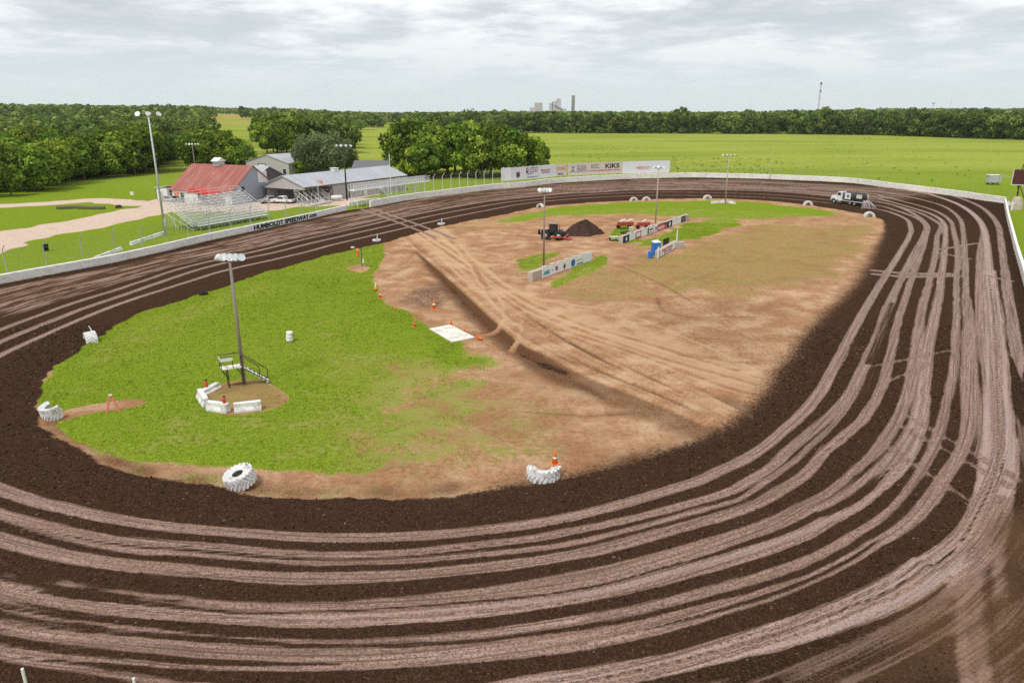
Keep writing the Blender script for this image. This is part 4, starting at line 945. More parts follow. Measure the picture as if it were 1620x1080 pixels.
# gas tank, bucket, bins
gq = G(533, 318); gt = thing('gas_tank', 'white horizontal gas tank on short legs beside the grey building', 'tank', gq, ang2 - .6)
mt = Matrix.Translation((0, 0, .95)) @ Matrix.Rotation(math.pi / 2, 4, 'Y')
MB().lathe([(.001, -1.5), (.35, -1.42), (.52, -1.2), (.52, 1.2), (.35, 1.42), (.001, 1.5)], 16, mt).build('vessel', M['white'], gt, True)
MB().lathe([(.16, .5), (.16, .72), (.001, .76)], 10, Matrix.Translation((0, 0, .95))).build('valve_dome', M['galv'], gt)
for x in (-.8, .8): MB().box((x, 0, .25), (.2, .7, .55)).build('leg', M['galv'], gt)
tag(MB().lathe([(.001, 0), (.3, 0), (.36, .8), (.33, .8), (.28, .06), (.001, .06)], 14, Matrix.Translation(G(510, 320.5))).build('bucket', M['white'], None, True), 'white drum on the ground between the frame stand and the gas tank', 'drum')
tag(MB().lathe([(.001, 0), (.42, 0), (.46, 1.05), (.49, 1.05), (.49, 1.12), (.001, 1.12)], 14, Matrix.Translation(G(73, 397))).build('trash_barrel', M['black'], None, True), 'black trash barrel in the grass behind the front wall', 'barrel')
tag(MB().box((0, 0, .5), (.9, .1, .9)).box((-.35, 0, 0), (.08, .08, .5)).box((.35, 0, 0), (.08, .08, .5)).build('small_sign', M['white']), 'small white sign in the grass before the left woods', 'sign').location = G(209, 309)
lgm = MB(); cc = [P(90, 331), P(120, 330), P(150, 331), P(166, 331)]
for a_, b_ in zip(cc[:-1], cc[1:]): lgm.tube(a_ + Vector((0, 0, .3)), b_ + Vector((0, 0, .3)), .5, .4, 7)
tag(lgm.build('timber_pile', M['cedar']), 'low pile of dark timbers lying along the dirt road', 'timber')
tag(MB().box((0, 0, .35), (1.6, .9, .7), .4, taper=.6).build('rubbish_heap', M['black']), 'small black heap at the bend of the dirt road', 'heap').location = G(188, 329)
# ================================================================== infield and track-side things
def line_u(A_, B_, px):
    """length along A->B at which the line crosses picture column px"""
    us = np.linspace(-.05, 1.05, 400); xs, _ = proj(A_.x + (B_.x - A_.x) * us, A_.y + (B_.y - A_.y) * us, 0 * us + .5)
    return float(np.interp(px, xs, us)) * (B_ - A_).length
def sign_wall(name, label, a, b, h, th, body, px0, px1):
    A_, B_ = P(*a), P(*b); root = thing(name, label, 'sign wall', A_, math.atan2(B_.y - A_.y, B_.x - A_.x)); L = (B_ - A_).length
    wl = MB(); n = max(2, int(L / 1.6))
    for i in range(n): wl.box(((i + .5) * L / n, th / 2, h / 2 - .1), (L / n - .02, th, h + .2 - .05 * (i % 2)))
    wl.build('block_wall', body, root, bevel=.02)
    def panel(pa, pb, mat, z0=.12, z1=None, nm='banner', d=.0):
        ua, ub = line_u(A_, B_, pa), line_u(A_, B_, pb); z1_ = h + .04 if z1 is None else z1
        return MB().box(((ua + ub) / 2, -.035 - d, (z0 + z1_) / 2), (abs(ub - ua) - .03, .04, z1_ - z0)).build(nm, mat, root)
    return root, panel, (lambda px: line_u(A_, B_, px)), L
def emblem(parent, x, z, r, mat, kind=0, y=-.075):
    e = MB(); m_ = Matrix.Translation((x, y, z))
    if kind == 0: pts = [(r * math.cos(a) * (1 if i % 2 else .62), r * math.sin(a) * (1 if i % 2 else .7)) for i, a in enumerate(np.linspace(0, 2 * math.pi, 13)[:-1])]
    elif kind == 1: pts = [(0, r), (r * .75, 0), (0, -r), (-r * .75, 0)]
    elif kind == 2: pts = [(r * math.cos(a), r * .9 * math.sin(a)) for a in np.linspace(0, 2 * math.pi, 17)[:-1]]
    else: pts = [(-r, r * .5), (r, r * .5), (r, -r * .5), (-r, -r * .5)]
    e.prism(pts, .02, m_); return e.build('emblem', mat, parent)
sw, pn, ux, L = sign_wall('sign_wall', 'infield block wall with white banners and a teal logo in front of a wooden light pole', (842, 446.5), (937, 412), 1.35, .8, M['cement'], 0, 0)
bnr = pn(857.5, 936, M['banner'], .08)
def wtxt(txt, pxa, pxb, z, size, mat, parent, bold=.02):
    a_, b_ = ux(pxa), ux(pxb); tx = text_mesh(txt, size, mat, None, (0, 0, 0)); wd = max(v.co.x for v in tx.data.vertices); bpy.data.objects.remove(tx)
    return text_mesh(txt, size, mat, parent, (a_, -.068, z), bold=bold, sx=(b_ - a_) / wd)
wtxt('AIMS', 859, 869, .38, .85, M['teal'], bnr)
emblem(bnr, ux(880), .78, .42, M['inkbrown'], 0); emblem(bnr, ux(892.5), .68, .5, M['inkbrown'], 1); emblem(bnr, ux(892.5), .68, .22, M['ink'], 1, -.09)
emblem(bnr, ux(906), .72, .62, M['inkblue'], 2); emblem(bnr, ux(873.5), .72, .16, M['inkgreen'], 1)
MB().box((ux(917), -.075, .30), (2.0, .02, .17)).build('stripe', M['inkgreen'], bnr); MB().box((ux(916), -.075, .86), (1.9, .02, .12)).build('stripe', M['pink'], bnr)
wtxt('ADVERTISE', 924, 934, .75, .2, M['inkgrey'], bnr, 0.0) if False else None
for q in (866, 878, 889, 900, 912, 924): MB().box((ux(q), .4, 1.42), (1.1, .7, .10)).build('cap_block', M['cement'], sw)
MB().box((ux(857.8), -.07, .8), (.14, .1, 1.9)).build('post', M['white'], sw)
sw, pn, ux, L = sign_wall('sign_wall', 'longest infield sign wall with black, white and red panels beside the red machines', (985, 386), (1090, 348.5), 1.3, .8, M['cement'], 0, 0)
b0 = pn(985.5, 995, M['ink']); emblem(b0, ux(990.3), .68, .55, M['inkgrey'], 2); emblem(b0, ux(990.3), .68, .35, M['banner'], 0, -.09)
pn(995, 1005, M['banner']); b0 = pn(1005, 1014, M['inkred']); MB().box((ux(1009.5), -.07, .75), (ux(1012.6) - ux(1006.4), .03, .72)).build('inset', M['banner'], b0)
pn(1014, 1024, M['banner']); pn(1024, 1026, M['ink']); b0 = pn(1026, 1039.5, M['banner'])
wtxt('SEK', 1027, 1033, .75, .4, M['ink'], b0, .02); MB().box((ux(1031), -.07, .45), (3.0, .02, .08)).box((ux(1031), -.07, .3), (2.4, .02, .07)).build('lines', M['pink'], b0); emblem(b0, ux(1037.3), .75, .4, M['inkblue'], 2)
b0 = pn(1039.5, 1054, M['inkred']); wtxt('K57', 1041, 1051, .32, .75, M['banner'], b0, .03); emblem(b0, ux(1052.3), 1.05, .5, M['ink'], 3)
b0 = pn(1055, 1063, M['ink']); emblem(b0, ux(1059), .7, .55, M['banner'], 0); pn(1063, 1077, M['banner']); b0 = pn(1077, 1084, M['ink']); emblem(b0, ux(1080.5), .7, .55, M['inkgrey'], 2)
for q in (1000, 1020, 1033, 1047, 1070): MB().box((ux(q), .4, 1.38), (1.8, .7, .12)).build('cap_block', M['cement'], sw)
sw, pn, ux, L = sign_wall('sign_wall', 'short white sign wall lettered in red beside the blue portable toilet', (1040.5, 408.5), (1070, 392), 1.25, .5, M['cement'], 0, 0)
b0 = pn(1040.5, 1069.5, M['banner'], .1); wtxt("PETE'S", 1047, 1063, .55, .62, M['inkred'], b0, .03); wtxt('STORES', 1050, 1062, .25, .26, M['inkgrey'], b0)
MB().box((ux(1043), -.07, .7), (.22, .02, 1.0)).build('stripe', M['purple'], b0)
MB().box((ux(1040.3), -.06, .9), (.16, .12, 1.9)).build('post', M['white'], sw); MB().box((ux(1069.8), -.06, 1.5), (.2, .14, 3.1)).build('post', M['white'], sw)
q = P(1074, 392); tag(MB().box((0, 0, .5), (1.7, .9, 1.1), .3).build('concrete_block', M['cement'], bevel=.03), 'pale concrete block at the right end of the short red lettered sign wall', 'block').location = q
q = P(1053, 397); bs_ = thing('black_sign', 'black two-panel sign standing behind the short red lettered sign wall', 'sign', q, .9)
for x in (-.55, .55): MB().box((x, 0, 1.35), (1.0, .06, 1.5)).build('panel', M['black'], bs_); MB().tube((x, .06, 0), (x, .06, 2.0), .04, n=6).build('post', M['galv'], bs_)
# portable toilet and barrel
q = G(1037, 403); pt = thing('portable_toilet', 'blue portable toilet with a white roof at the end of the short sign wall', 'toilet', q, .25)
MB().box((0, 0, 1.02), (1.15, 1.15, 2.0)).build('cabin', M['blue'], pt, bevel=.04)
MB().box((0, 0, 2.1), (1.22, 1.22, .16)).box((0, 0, 2.26), (.95, .95, .2), taper=.7).build('roof', M['white'], pt, bevel=.03)
dq = MB().box((0, -.59, 1.0), (.85, .04, 1.8)).build('door', M['blue'], pt); MB().box((.32, -.63, 1.05), (.08, .05, .18)).build('handle', M['black'], dq)
MB().tube((.45, .45, 2.2), (.45, .45, 2.6), .05, n=8).build('vent_pipe', M['white'], pt)
br = [(.001, 0), (.29, 0), (.31, .1), (.33, .3), (.31, .32), (.33, .35), (.33, .6), (.31, .62), (.33, .65), (.31, .88), (.29, .93), (.001, .93)]
tag(MB().lathe([(r * 1.15, z * 1.15) for r, z in br], 18, Matrix.Translation(G(1028.5, 408))).build('plastic_barrel', M['blue'], None, True), 'blue plastic barrel in front of the portable toilet', 'barrel')
wbq = G(458, 540); o = MB().lathe([(r * 1.05, z * 1.08) for r, z in br], 18).build('plastic_barrel', M['white'], None, True); o.location = wbq; o.rotation_euler = (0, .10, .3); tag(o, 'white barrel with a red patch standing alone on the grass', 'barrel')
MB().box((.33, -.05, .72), (.05, .34, .36)).build('red_patch', M['red'], o)
# tractor
q = G(876, 378); tr_ = thing('tractor', 'black four-wheeled tractor with a loader parked against the dark dirt pile', 'tractor', q, -.25)
MB().prism([(-2.2, .7), (1.6, .7), (1.9, 1.0), (1.9, 1.45), (.6, 1.65), (.5, 1.2), (-.9, 1.2), (-1.0, 1.7), (-2.3, 1.6)], .9).build('chassis', M['black'], tr_, bevel=.04)
cab = MB(); 
for x in (-.75, .55):
    for y in (-.7, .7): cab.box((x, y, 2.05), (.1, .1, 1.5))
cab.box((-.1, 0, 1.35), (1.4, 1.4, .15)); cab.build('cab', M['black'], tr_); MB().box((-.1, 0, 2.86), (1.75, 1.7, .14)).build('cab_roof', M['cabroof'], tr_, bevel=.04)
MB().box((-.1, -.68, 2.1), (1.15, .03, 1.2)).box((-.1, .68, 2.1), (1.15, .03, 1.2)).build('cab_window', M['glass'], tr_); MB().box((.52, 0, 2.15), (.03, 1.2, 1.15)).build('windscreen', M['glass'], tr_)
for x in (-1.35, 1.05):
    for y in (-.95, .95): wheel(tr_, (x, y, .8), .8, .55, 'galv')
MB().tube((1.0, .3, 1.5), (1.0, .3, 2.6), .06, n=8).build('exhaust_pipe', M['black'], tr_)
MB().path([(-.4, -.55, 1.7), (1.4, -.6, 1.5), (2.5, -.6, .6)], .09).path([(-.4, .55, 1.7), (1.4, .6, 1.5), (2.5, .6, .6)], .09).build('loader_arm', M['black'], tr_)
MB().prism([(2.3, .15), (3.1, .1), (3.2, .2), (2.55, .35), (2.5, .9), (2.3, .9)], 2.3).build('bucket', M['darkred'], tr_, bevel=.02)
MB().box((.9, -1.35, .62), (1.9, .12, .22)).build('side_rail', M['red'], tr_)
MB().box((-2.5, 0, .9), (.5, 1.6, .12)).box((-2.7, 0, 1.3), (.1, 1.5, .7)).build('rear_frame', M['black'], tr_)
# dirt pile
q = G(922, 369); rg_ = np.random.default_rng(5); vs = []; fs = []; nr, na = 22, 44
for i in range(nr + 1):
    for j in range(na):
        a = 2 * math.pi * j / na; rr = i / nr; R_ = 3.6 * (1 + .16 * math.sin(2 * a + .6) + .10 * math.sin(5 * a + 2)); x = R_ * rr * math.cos(a); y = R_ * 1.25 * rr * math.sin(a)
        z = 2.25 * max(0, 1 - rr ** 1.75) + (1.1 * math.exp(-((x - 1.3) ** 2 + (y - 2.2) ** 2) / 1.6)) * (1 - rr) + (rg_.random() - .5) * .34 * (1 - rr ** 4)
        vs.append((x + (rg_.random() - .5) * .12, y + (rg_.random() - .5) * .12, max(z, -.1) if i < nr else -.15))
for i in range(nr):
    for j in range(na): fs.append((i * na + j, i * na + (j + 1) % na, (i + 1) * na + (j + 1) % na, (i + 1) * na + j))
m, t, b = newmat('pile_soil'); p = t.obj(); n = t.noise(p, 3.5, 6, .75); t.put(b.inputs['Base Color'], t.ramp(n, [(.3, (.025, .015, .011)), (.5, (.07, .042, .032)), (.68, (.15, .095, .075))])); b.inputs['Roughness'].default_value = 1; b.inputs['Specular IOR Level'].default_value = 0
t.put(b.inputs['Normal'], t.bump(n, 1.0, .25))
o = MB().add(vs, fs).build('dirt_pile', m); o.location = q; tag(o, 'big pile of loose dark soil behind the tractor', 'dirt pile')
# planters, crate, wagon
def planter(px, py, label, w_, slabs):
    r = thing('planter', label, 'planter', G(px, py), .2)
    MB().box((0, 0, 1.05), (w_, .55, .5)).build('toolbar', M['darkred'], r, bevel=.03)
    MB().box((0, -.42, .82), (w_ * .98, .3, .12)).box((0, .5, .7), (w_ * .9, .2, .2)).build('beam', M['darkred'], r)
    for k in range(8):
        x = -w_ / 2 + (k + .5) * w_ / 8; MB().path([(x, -.3, .9), (x, -.6, .45), (x, -.45, .05)], .045, 5).build('tine', M['black'], r)
    for x in slabs: MB().box((0, 0, 0), (.85, .5, .16), 0, Matrix.Translation((x, .1, 1.62)) @ Matrix.Rotation(-.5, 4, 'Y')).box((x, .1, 1.42), (.3, .3, .3)).build('hopper', M['slab'], r)
    for s in (-1, 1): wheel(r, (s * w_ * .36, .75, .42), .42, .25, 'darkred')
    return r
planter(989, 362, 'wide red planter with two pairs of pale hoppers on the left', 3.2, (-.75, -.35, .75, 1.15)); planter(1018, 362.5, 'narrower red planter with one pale hopper on top beside the light pole', 2.5, (.1,))
cr = thing('tank_crate', 'small pale boxy tank on dark legs between the two red planters and the sign wall', 'tank', G(998.5, 369), .1)
MB().box((0, 0, .85), (.9, .8, .75)).build('box', M['lime'], cr, bevel=.05)
for x in (-.35, .35):
    for y in (-.3, .3): MB().box((x, y, .25), (.1, .1, .52)).build('leg', M['black'], cr)
dd = MB().box((-1.3, -.2, .25), (1.7, .8, .12)).path([(-2.0, -.5, .2), (-1.2, -.2, .55), (-.5, -.3, .2)], .06).build('drawbar', M['black'], cr)
wg = thing('wagon', 'small flat pale green wagon at the left end of the longest sign wall', 'wagon', G(971.5, 381), .12)
MB().box((0, 0, .72), (1.6, 1.1, .16)).box((0, -.5, .5), (1.4, .1, .2)).build('bed', M['lime'], wg, bevel=.02)
for x in (-.55, .55):
    for y in (-.45, .45): wheel(wg, (x, y, .28), .28, .18, 'lime')
MB().tube((-.8, 0, .5), (-1.6, 0, .2), .04).build('tongue', M['black'], wg)
# ---------------------------------------------------------------- tyres
def tyre_mb(R_, r_, w_, a0=0.0, a1=2 * math.pi, lugs=22, n=40):
    h = w_ / 2; prof = [(r_, -h * .72), (R_ * .82, -h), (R_ * .94, -h * .9), (R_ * .96, -h * .5), (R_ * .97, 0), (R_ * .96, h * .5), (R_ * .94, h * .9), (R_ * .82, h), (r_, h * .72), (r_ + .05, h * .5), (R_ * .86, h * .6), (R_ * .88, 0), (R_ * .86, -h * .6), (r_ + .05, -h * .5), (r_, -h * .72)]
    b = MB().lathe(prof, n, None, a0, a1); tr2 = MB(); k = int(lugs * (a1 - a0) / (2 * math.pi)); rj = random.Random(k)
    for i in range(k):
        for s in (-1, 1):
            a = a0 + (a1 - a0) * (i + (.5 if s > 0 else .0) + .25) / k
            m_ = Matrix.Rotation(a, 4, 'Z') @ Matrix.Translation((R_ * .965, 0, s * h * .47)) @ Matrix.Rotation(s * .5 + rj.uniform(-.06, .06), 4, 'X')
            tr2.box((0, 0, 0), (R_ * rj.uniform(.07, .11), R_ * .13, h * rj.uniform(.86, .99)), 0, m_)
    return b, tr2
def mk_tyre(nm, mat, *a, parent=None, **k):
    b, tr2 = tyre_mb(*a, **k); o = b.build(nm, M['tyredark' if mat == 'tyrewhite' else mat], parent); tr2.build('tread', M[mat], o); return o
def place(o, loc, eul): o.location = loc; o.rotation_euler = eul; return o
T0 = mk_tyre('big_tyre', 'tyrewhite', .92, .34, .95); q = G(375, 772)
T0.rotation_mode = 'QUATERNION'; T0.rotation_quaternion = Vector((-.22, -.20, 1)).to_track_quat('Z', 'Y'); T0.location = q + Vector((0, .55, .52)); tag(T0, 'big tractor tyre painted white lying tilted with its hole up at the near infield edge', 'tyre', 'white track marker tyres')
o = place(mk_tyre('half_tyre', 'tyrewhite', 1.06, .5, .92, math.pi, 2 * math.pi), G(860, 758) + Vector((0, .5, .40)), (0, 0, .02)); tag(o, 'white half tyre lying in a curve with an orange cone on its end', 'tyre', 'white track marker tyres')
o = place(mk_tyre('half_tyre', 'tyrewhite', .86, .4, 1.15, math.pi * .55, math.pi * 1.75), G(80, 660) + Vector((.05, .35, .52)), (.12, -.2, .5)); tag(o, 'white half tyre where the grass ditch meets the track', 'tyre', 'white track marker tyres')
def arch(px, py, label, R_=1.1, w_=.8, rz=0.0, mat='tyrewhite', sink=.05):
    o = mk_tyre('half_tyre', mat, R_, R_ * .5, w_, 0, math.pi); return tag(place(o, G(px, py) - Vector((0, 0, sink)), (math.pi / 2, 0, rz)), label, 'tyre', 'white track marker tyres')
arch(144, 539, 'white half tyre standing on end with a leaning post on the left grass edge', .95, 1.1, -.9)
tag(MB().tube(G(152, 535), G(152, 535) + Vector((-.45, -.1, 1.3)), .06, .05, 8).build('post', M['white']), 'short white post leaning by a half tyre on the left grass edge', 'post').name = 'marker_post'
arch(855, 328, 'half white half black arch of tyre behind the left infield light pole', 1.0, .9, -.7)
arch(1002.5, 318, 'left one of two white tyre arches side by side at the far grass edge', 1.05, .7, .05); arch(1022.5, 317.5, 'right one of two white tyre arches side by side at the far grass edge', 1.1, .7, .05)
arch(1119, 315, 'white tyre arch just left of the light pole with concrete blocks at its foot', 1.2, .7, .1); arch(1278, 325, 'white tyre arch at the far grass edge left of the water truck', 1.15, .8, -.1)
arch(1375, 343, 'white half tyre getting sprayed behind the water truck', 1.15, 1.3, -.2)
o = place(mk_tyre('tyre', 'rubber', .52, .26, .34, lugs=26), G(322, 466) + Vector((0, 0, .16)), (.05, 0, 0)); tag(o, 'black tyre lying flat between the track and the grass', 'tyre')
def flat_tyre(px, py, label):
    r = thing('tyre_marker', label, 'tyre', G(px, py), 0, 'white flat tyres with posts')
    place(mk_tyre('tyre', 'tyrewhite', .75, .32, .3, lugs=26, parent=r), (0, 0, .15), (0, 0, 0)); MB().tube((.1, 0, 0), (.16, 0, 1.25), .08, .07, 8).build('post', M['white'], r)
flat_tyre(596, 382, 'flat white tyre with a short post near the orange signal barrel'); flat_tyre(698, 355.5, 'flat white tyre with a short post where the dirt tracks cross onto the straight')
# ---------------------------------------------------------------- cones, barricade, signal
def cone(px, py, h, label, loc=None, tilt=0.0, bands=True):
    r = thing('traffic_cone', label, 'traffic cone', G(px, py) if loc is None else loc, .3, 'orange traffic cones'); r.rotation_euler = (tilt, 0, .3)
    MB().lathe([(.001, h), (.035, h), (.06, h * .95), (h * .2, .04), (.001, .04)], 14).build('cone_body', M['orange'], r, True); MB().box((0, 0, .02), (h * .55, h * .55, .04)).build('base', M['orange'], r)
    if bands: MB().lathe([(h * .115, h * .58), (h * .150, h * .42)], 14).build('white_band', M['white'], r, True)
cone(876, 735, .95, 'orange cone standing on the end of the white half tyre', G(878, 756) + Vector((.0, .45, .86)))
cone(602, 471, 1.0, 'orange cone at the grass edge beside the small orange lamp'); cone(656, 517, .85, 'orange cone at the grass corner next to the pale slab'); cone(686.5, 488, 1.1, 'orange cone standing in the dark oily patch'); cone(713.5, 514, .7, 'small orange cone behind the pale slab', bands=False)
cone(734.5, 525, .55, 'tiny orange cone by the right rear corner of the pale slab', bands=False); cone(625, 492, .5, 'low faded yellow cone on the grass edge', bands=False)
q = G(758, 536); cone(758, 536, .9, 'fallen orange cone on the dirt right of the pale slab', q + Vector((0, 0, .2)), 1.45, False)
lb = thing('barrel_lamp', 'small orange warning lamp box at the grass edge', 'lamp box', G(594.5, 460)); MB().lathe([(.001, 0), (.2, 0), (.2, .55), (.001, .55)], 12).build('body', M['orange'], lb, True); MB().box((0, 0, .75), (.16, .12, .4)).build('lamp_top', M['white'], lb)
ba = thing('barricade', 'faded red A-frame barricade in the grass ditch', 'barricade', G(179, 651), .15)
for s in (-1, 1): MB().prism([(s * .42 - .09, 0), (s * .42 + .09, 0), (s * .04 + .07, 1.35), (s * .04 - .07, 1.35)], .1, Matrix.Translation((0, s * .03, 0))).build('leg', M['salmon'], ba)
MB().box((0, 0, 1.36), (.24, .16, .12)).build('top_bar', M['slab'], ba)
sg = thing('signal_post', 'green post with an arm and a hanging orange barrel on a small mound', 'signal', G(573, 424))
MB().tube((0, 0, -.1), (0, 0, 2.75), .09, .08, 10).build('post', M['greenpost'], sg); MB().box((-.6, 0, 2.72), (1.5, .14, .12)).build('arm', M['black'], sg); MB().box((-1.2, -.05, 2.78), (.5, .25, .2)).build('light_bar', M['alu'], sg)
MB().lathe([(.001, 1.35), (.2, 1.35), (.23, 1.6), (.2, 1.63), (.23, 1.66), (.23, 1.95), (.2, 1.98), (.23, 2.0), (.21, 2.6), (.001, 2.6)], 14, Matrix.Translation((-.5, -.1, 0))).build('barrel', M['orange'], sg, True); MB().box((.22, -.05, .75), (.18, .15, .6)).build('white_box', M['white'], sg)
# pale slab
A4 = [P(679, 520.5), P(712, 514), P(751, 534), P(715, 541.5)]; cx = sum((v for v in A4), Vector()) / 4
sb = MB().add([v - cx + Vector((0, 0, z)) for z in (-.2, .07) for v in A4], [(3, 2, 1, 0), (4, 5, 6, 7), (0, 1, 5, 4), (1, 2, 6, 5), (2, 3, 7, 6), (3, 0, 4, 7)]).build('concrete_slab', M['slab']); sb.location = cx; tag(sb, 'pale square concrete scale slab with dark slots set in the dirt', 'slab')
for u, v_ in ((.16, .25), (.3, .8), (.72, .78), (.75, .2)):
    q = (A4[0] * (1 - u) + A4[1] * u) * (1 - v_) + (A4[3] * (1 - u) + A4[2] * u) * v_ - cx; MB().box((q.x, q.y, .08), (.9, .22, .02), .2).build('slot', M['galv'], sb)
# flag stand
q = P(348.3, 581.7, 1.75); fs_ = thing('flag_stand', 'black metal flag stand with a white platform and stairs', 'stairs', (q.x, q.y, height(q.x, q.y)), .5)
px_, wx, wy = 1.75, 1.6, .95
MB().box((wx / 2, -wy / 2, px_), (wx, wy, .06)).build('platform', M['slab'], fs_)
fr = MB()
for x in (.45, wx): 
    for y in (0, -wy): fr.tube((x, y, 0), (x, y, px_), .04, n=6)
for y in (0, -wy): fr.tube((.45, y, .9), (0, y, px_ - .05), .03, n=6).tube((1.1, y, px_ - .05), (wx, y, 1.0), .03, n=6)
fr.tube((.45, 0, .05), (.45, -wy, .05), .03).tube((.45, -wy, .05), (wx, -wy, .05), .03).tube((.45, 0, .05), (wx, 0, .05), .03); fr.build('frame', M['black'], fs_)
rl = MB()
for x, y in ((0, 0), (0, -wy), (.9, -wy), (wx, 0), (wx * .98, -wy)): rl.tube((x, y, px_), (x, y, px_ + 1.05), .03, n=6)
rl.path([(.9, -wy, px_ + 1.02), (0, -wy, px_ + 1.02), (0, 0, px_ + 1.02), (wx, 0, px_ + 1.02)], .03)
sx_, n_ = 2.1, 7
for y, x1 in ((0, wx + sx_), (-wy, wx + sx_ * .62)): rl.path([(wx, y, px_ + 1.02), (x1, y, px_ * (1 - (x1 - wx) / sx_) + .95), (x1, y, px_ * (1 - (x1 - wx) / sx_) )], .035)
rl.build('railing', M['black'], fs_)
MB().box((.45, -wy - .03, px_ + .85), (.95, .03, .28)).build('board', M['white'], fs_); MB().box((-.03, -wy / 2, px_ + .85), (.03, wy, .28)).build('board', M['white'], fs_)
sg_ = MB()
for y in (0, -wy): sg_.tube((wx, y, px_ - .05), (wx + sx_, y, .08), .045, n=6)
sg_.build('stringer', M['black'], fs_)
for i in range(n_): MB().box((wx + sx_ * (i + .5) / n_, -wy / 2, px_ * (1 - (i + .7) / n_)), (.26, wy, .05)).build('step', M['slab'], fs_)
gb = 'concrete barriers round the flag stand'
barrier(319, 627, 345, 613, 'low whitewashed slab with a red extinguisher on it left of the flag stand', .45, .8, group=gb)
barrier(317.5, 630, 328, 646, 'short whitewashed barrier at the left corner of the flag stand ring', .75, .7, group=gb); barrier(330, 649, 362, 653.5, 'whitewashed barrier with a red extinguisher at the front of the flag stand ring', .75, .65, group=gb); barrier(371, 652.5, 414, 647.5, 'stained whitewashed barrier at the right front of the flag stand ring', .75, .65, group=gb)
def exting(loc, label):
    r = thing('fire_extinguisher', label, 'extinguisher', loc); MB().lathe([(.001, 0), (.11, 0), (.12, .05), (.12, .42), (.06, .5), (.04, .52), (.001, .52)], 12).build('cylinder', M['red'], r, True); MB().box((.02, 0, .57), (.2, .05, .09)).build('valve', M['black'], r)
q = P(328, 621); exting((q.x, q.y, height(q.x, q.y) + .42), 'red fire extinguisher standing on the slab left of the flag stand'); q = P(357, 653); exting((q.x, q.y, height(q.x, q.y) + .68), 'red fire extinguisher on the front whitewashed barrier')
q = G(352, 640); o = MB().lathe([(.001, 0), (.1, 0), (.11, .3), (.001, .35)], 10).build('fire_bottle', M['red'], None, True); o.location = q + Vector((0, 0, .12)); o.rotation_euler = (1.5, 0, .8); tag(o, 'red bottle lying on the mound behind the front barrier', 'bottle')
# stones round the far light pole
for i, (a, b_, lab) in enumerate((((1125, 322), (1138, 321), 'low pale block left of the far light pole foot'), ((1139, 321), (1152, 321), 'low pale block in front of the far light pole foot'), ((1153, 321.5), (1163, 323), 'low tilted pale block right of the far light pole foot'))):
    barrier(*a, *b_, lab, .6, .5, group='blocks round the far light pole')
# ---------------------------------------------------------------- water truck
qa, qb = G(1321.5, 321.5), G(1352, 325.5); tv = qa - qb; wt = thing('water_truck', 'white nosed water truck with a black tank spraying the far corner', 'truck', qb, math.atan2(tv.y, tv.x))
MB().box((1.5, 0, .85), (9.2, .8, .3)).build('chassis', M['black'], wt)
MB().prism([(3.4, .8), (4.1, .8), (4.2, 1.05), (6.3, 1.05), (6.35, 1.7), (6.2, 1.95), (4.75, 2.1), (4.45, 2.95), (4.2, 3.05), (3.3, 3.05), (3.2, .9)], 2.2).build('cab', M['white'], wt, bevel=.06)
for s in (-1, 1): MB().prism([(3.5, 2.15), (4.55, 2.15), (4.32, 2.8), (3.5, 2.85)], .03, Matrix.Translation((0, s * 1.105, 0))).build('side_window', M['glass'], wt); MB().prism([(4.6, .75), (5.0, 1.35), (5.7, 1.35), (6.2, .75), (6.3, 1.1), (5.9, 1.6), (4.8, 1.6), (4.45, 1.1)], .35, Matrix.Translation((0, s * 1.05, 0))).build('fender', M['white'], wt)
MB().add([(4.78, -.95, 2.16), (4.78, .95, 2.16), (4.5, .9, 2.85), (4.5, -.9, 2.85)], [(0, 1, 2, 3)]).build('windscreen', M['glass'], wt); MB().box((6.4, 0, 1.35), (.06, 1.1, .7)).build('grille', M['chrome'], wt); MB().box((6.5, 0, .75), (.2, 2.2, .3)).build('bumper', M['chrome'], wt)
for s in (-1, 1): MB().box((6.38, s * .85, 1.3), (.08, .3, .22)).build('headlight', M['lens'], wt); MB().box((3.8, s * 1.0, .6), (1.2, .4, .5)).build('step_tank', M['chrome'], wt)
MB().tube((3.15, .7, 1.0), (3.15, .7, 3.5), .08, n=8).build('exhaust_stack', M['chrome'], wt)
mt = Matrix.Translation((.2, 0, 2.05)) @ Matrix.Rotation(math.pi / 2, 4, 'Y')
tk_ = MB().lathe([(.001, -2.8), (.7, -2.75), (1.08, -2.6), (1.14, -2.4), (1.14, 2.4), (1.08, 2.6), (.7, 2.7), (.001, 2.75)], 22, mt).build('tank', M['tank'], wt, True)
for x in (-2.0, 0, 2.0): MB().lathe([(1.15, -.06), (1.18, -.06), (1.18, .06), (1.15, .06)], 22, Matrix.Translation((x, 0, 2.05)) @ Matrix.Rotation(math.pi / 2, 4, 'Y')).build('tank_band', M['darkwall'], tk_)
for s in (-1, 1):
    pnl = MB().box((1.35, s * 1.2, 2.2), (1.7, .05, 1.5)).build('sign_panel', M['white'], wt); MB().lathe([(.001, -.03), (.38, -.03), (.38, .03), (.001, .03)], 14, Matrix.Translation((1.25, s * 1.21, 2.2)) @ Matrix.Rotation(math.pi / 2, 4, 'X')).build('emblem', M['inkgrey'], pnl)
    MB().box((-1.9, s * 1.2, 2.35), (1.5, .05, .9)).build('sign_panel', M['cream'], wt)
MB().box((.3, -1.05, 1.02), (6.2, .3, .10)).box((.3, 1.05, 1.02), (6.2, .3, .10)).build('running_board', M['white'], wt)
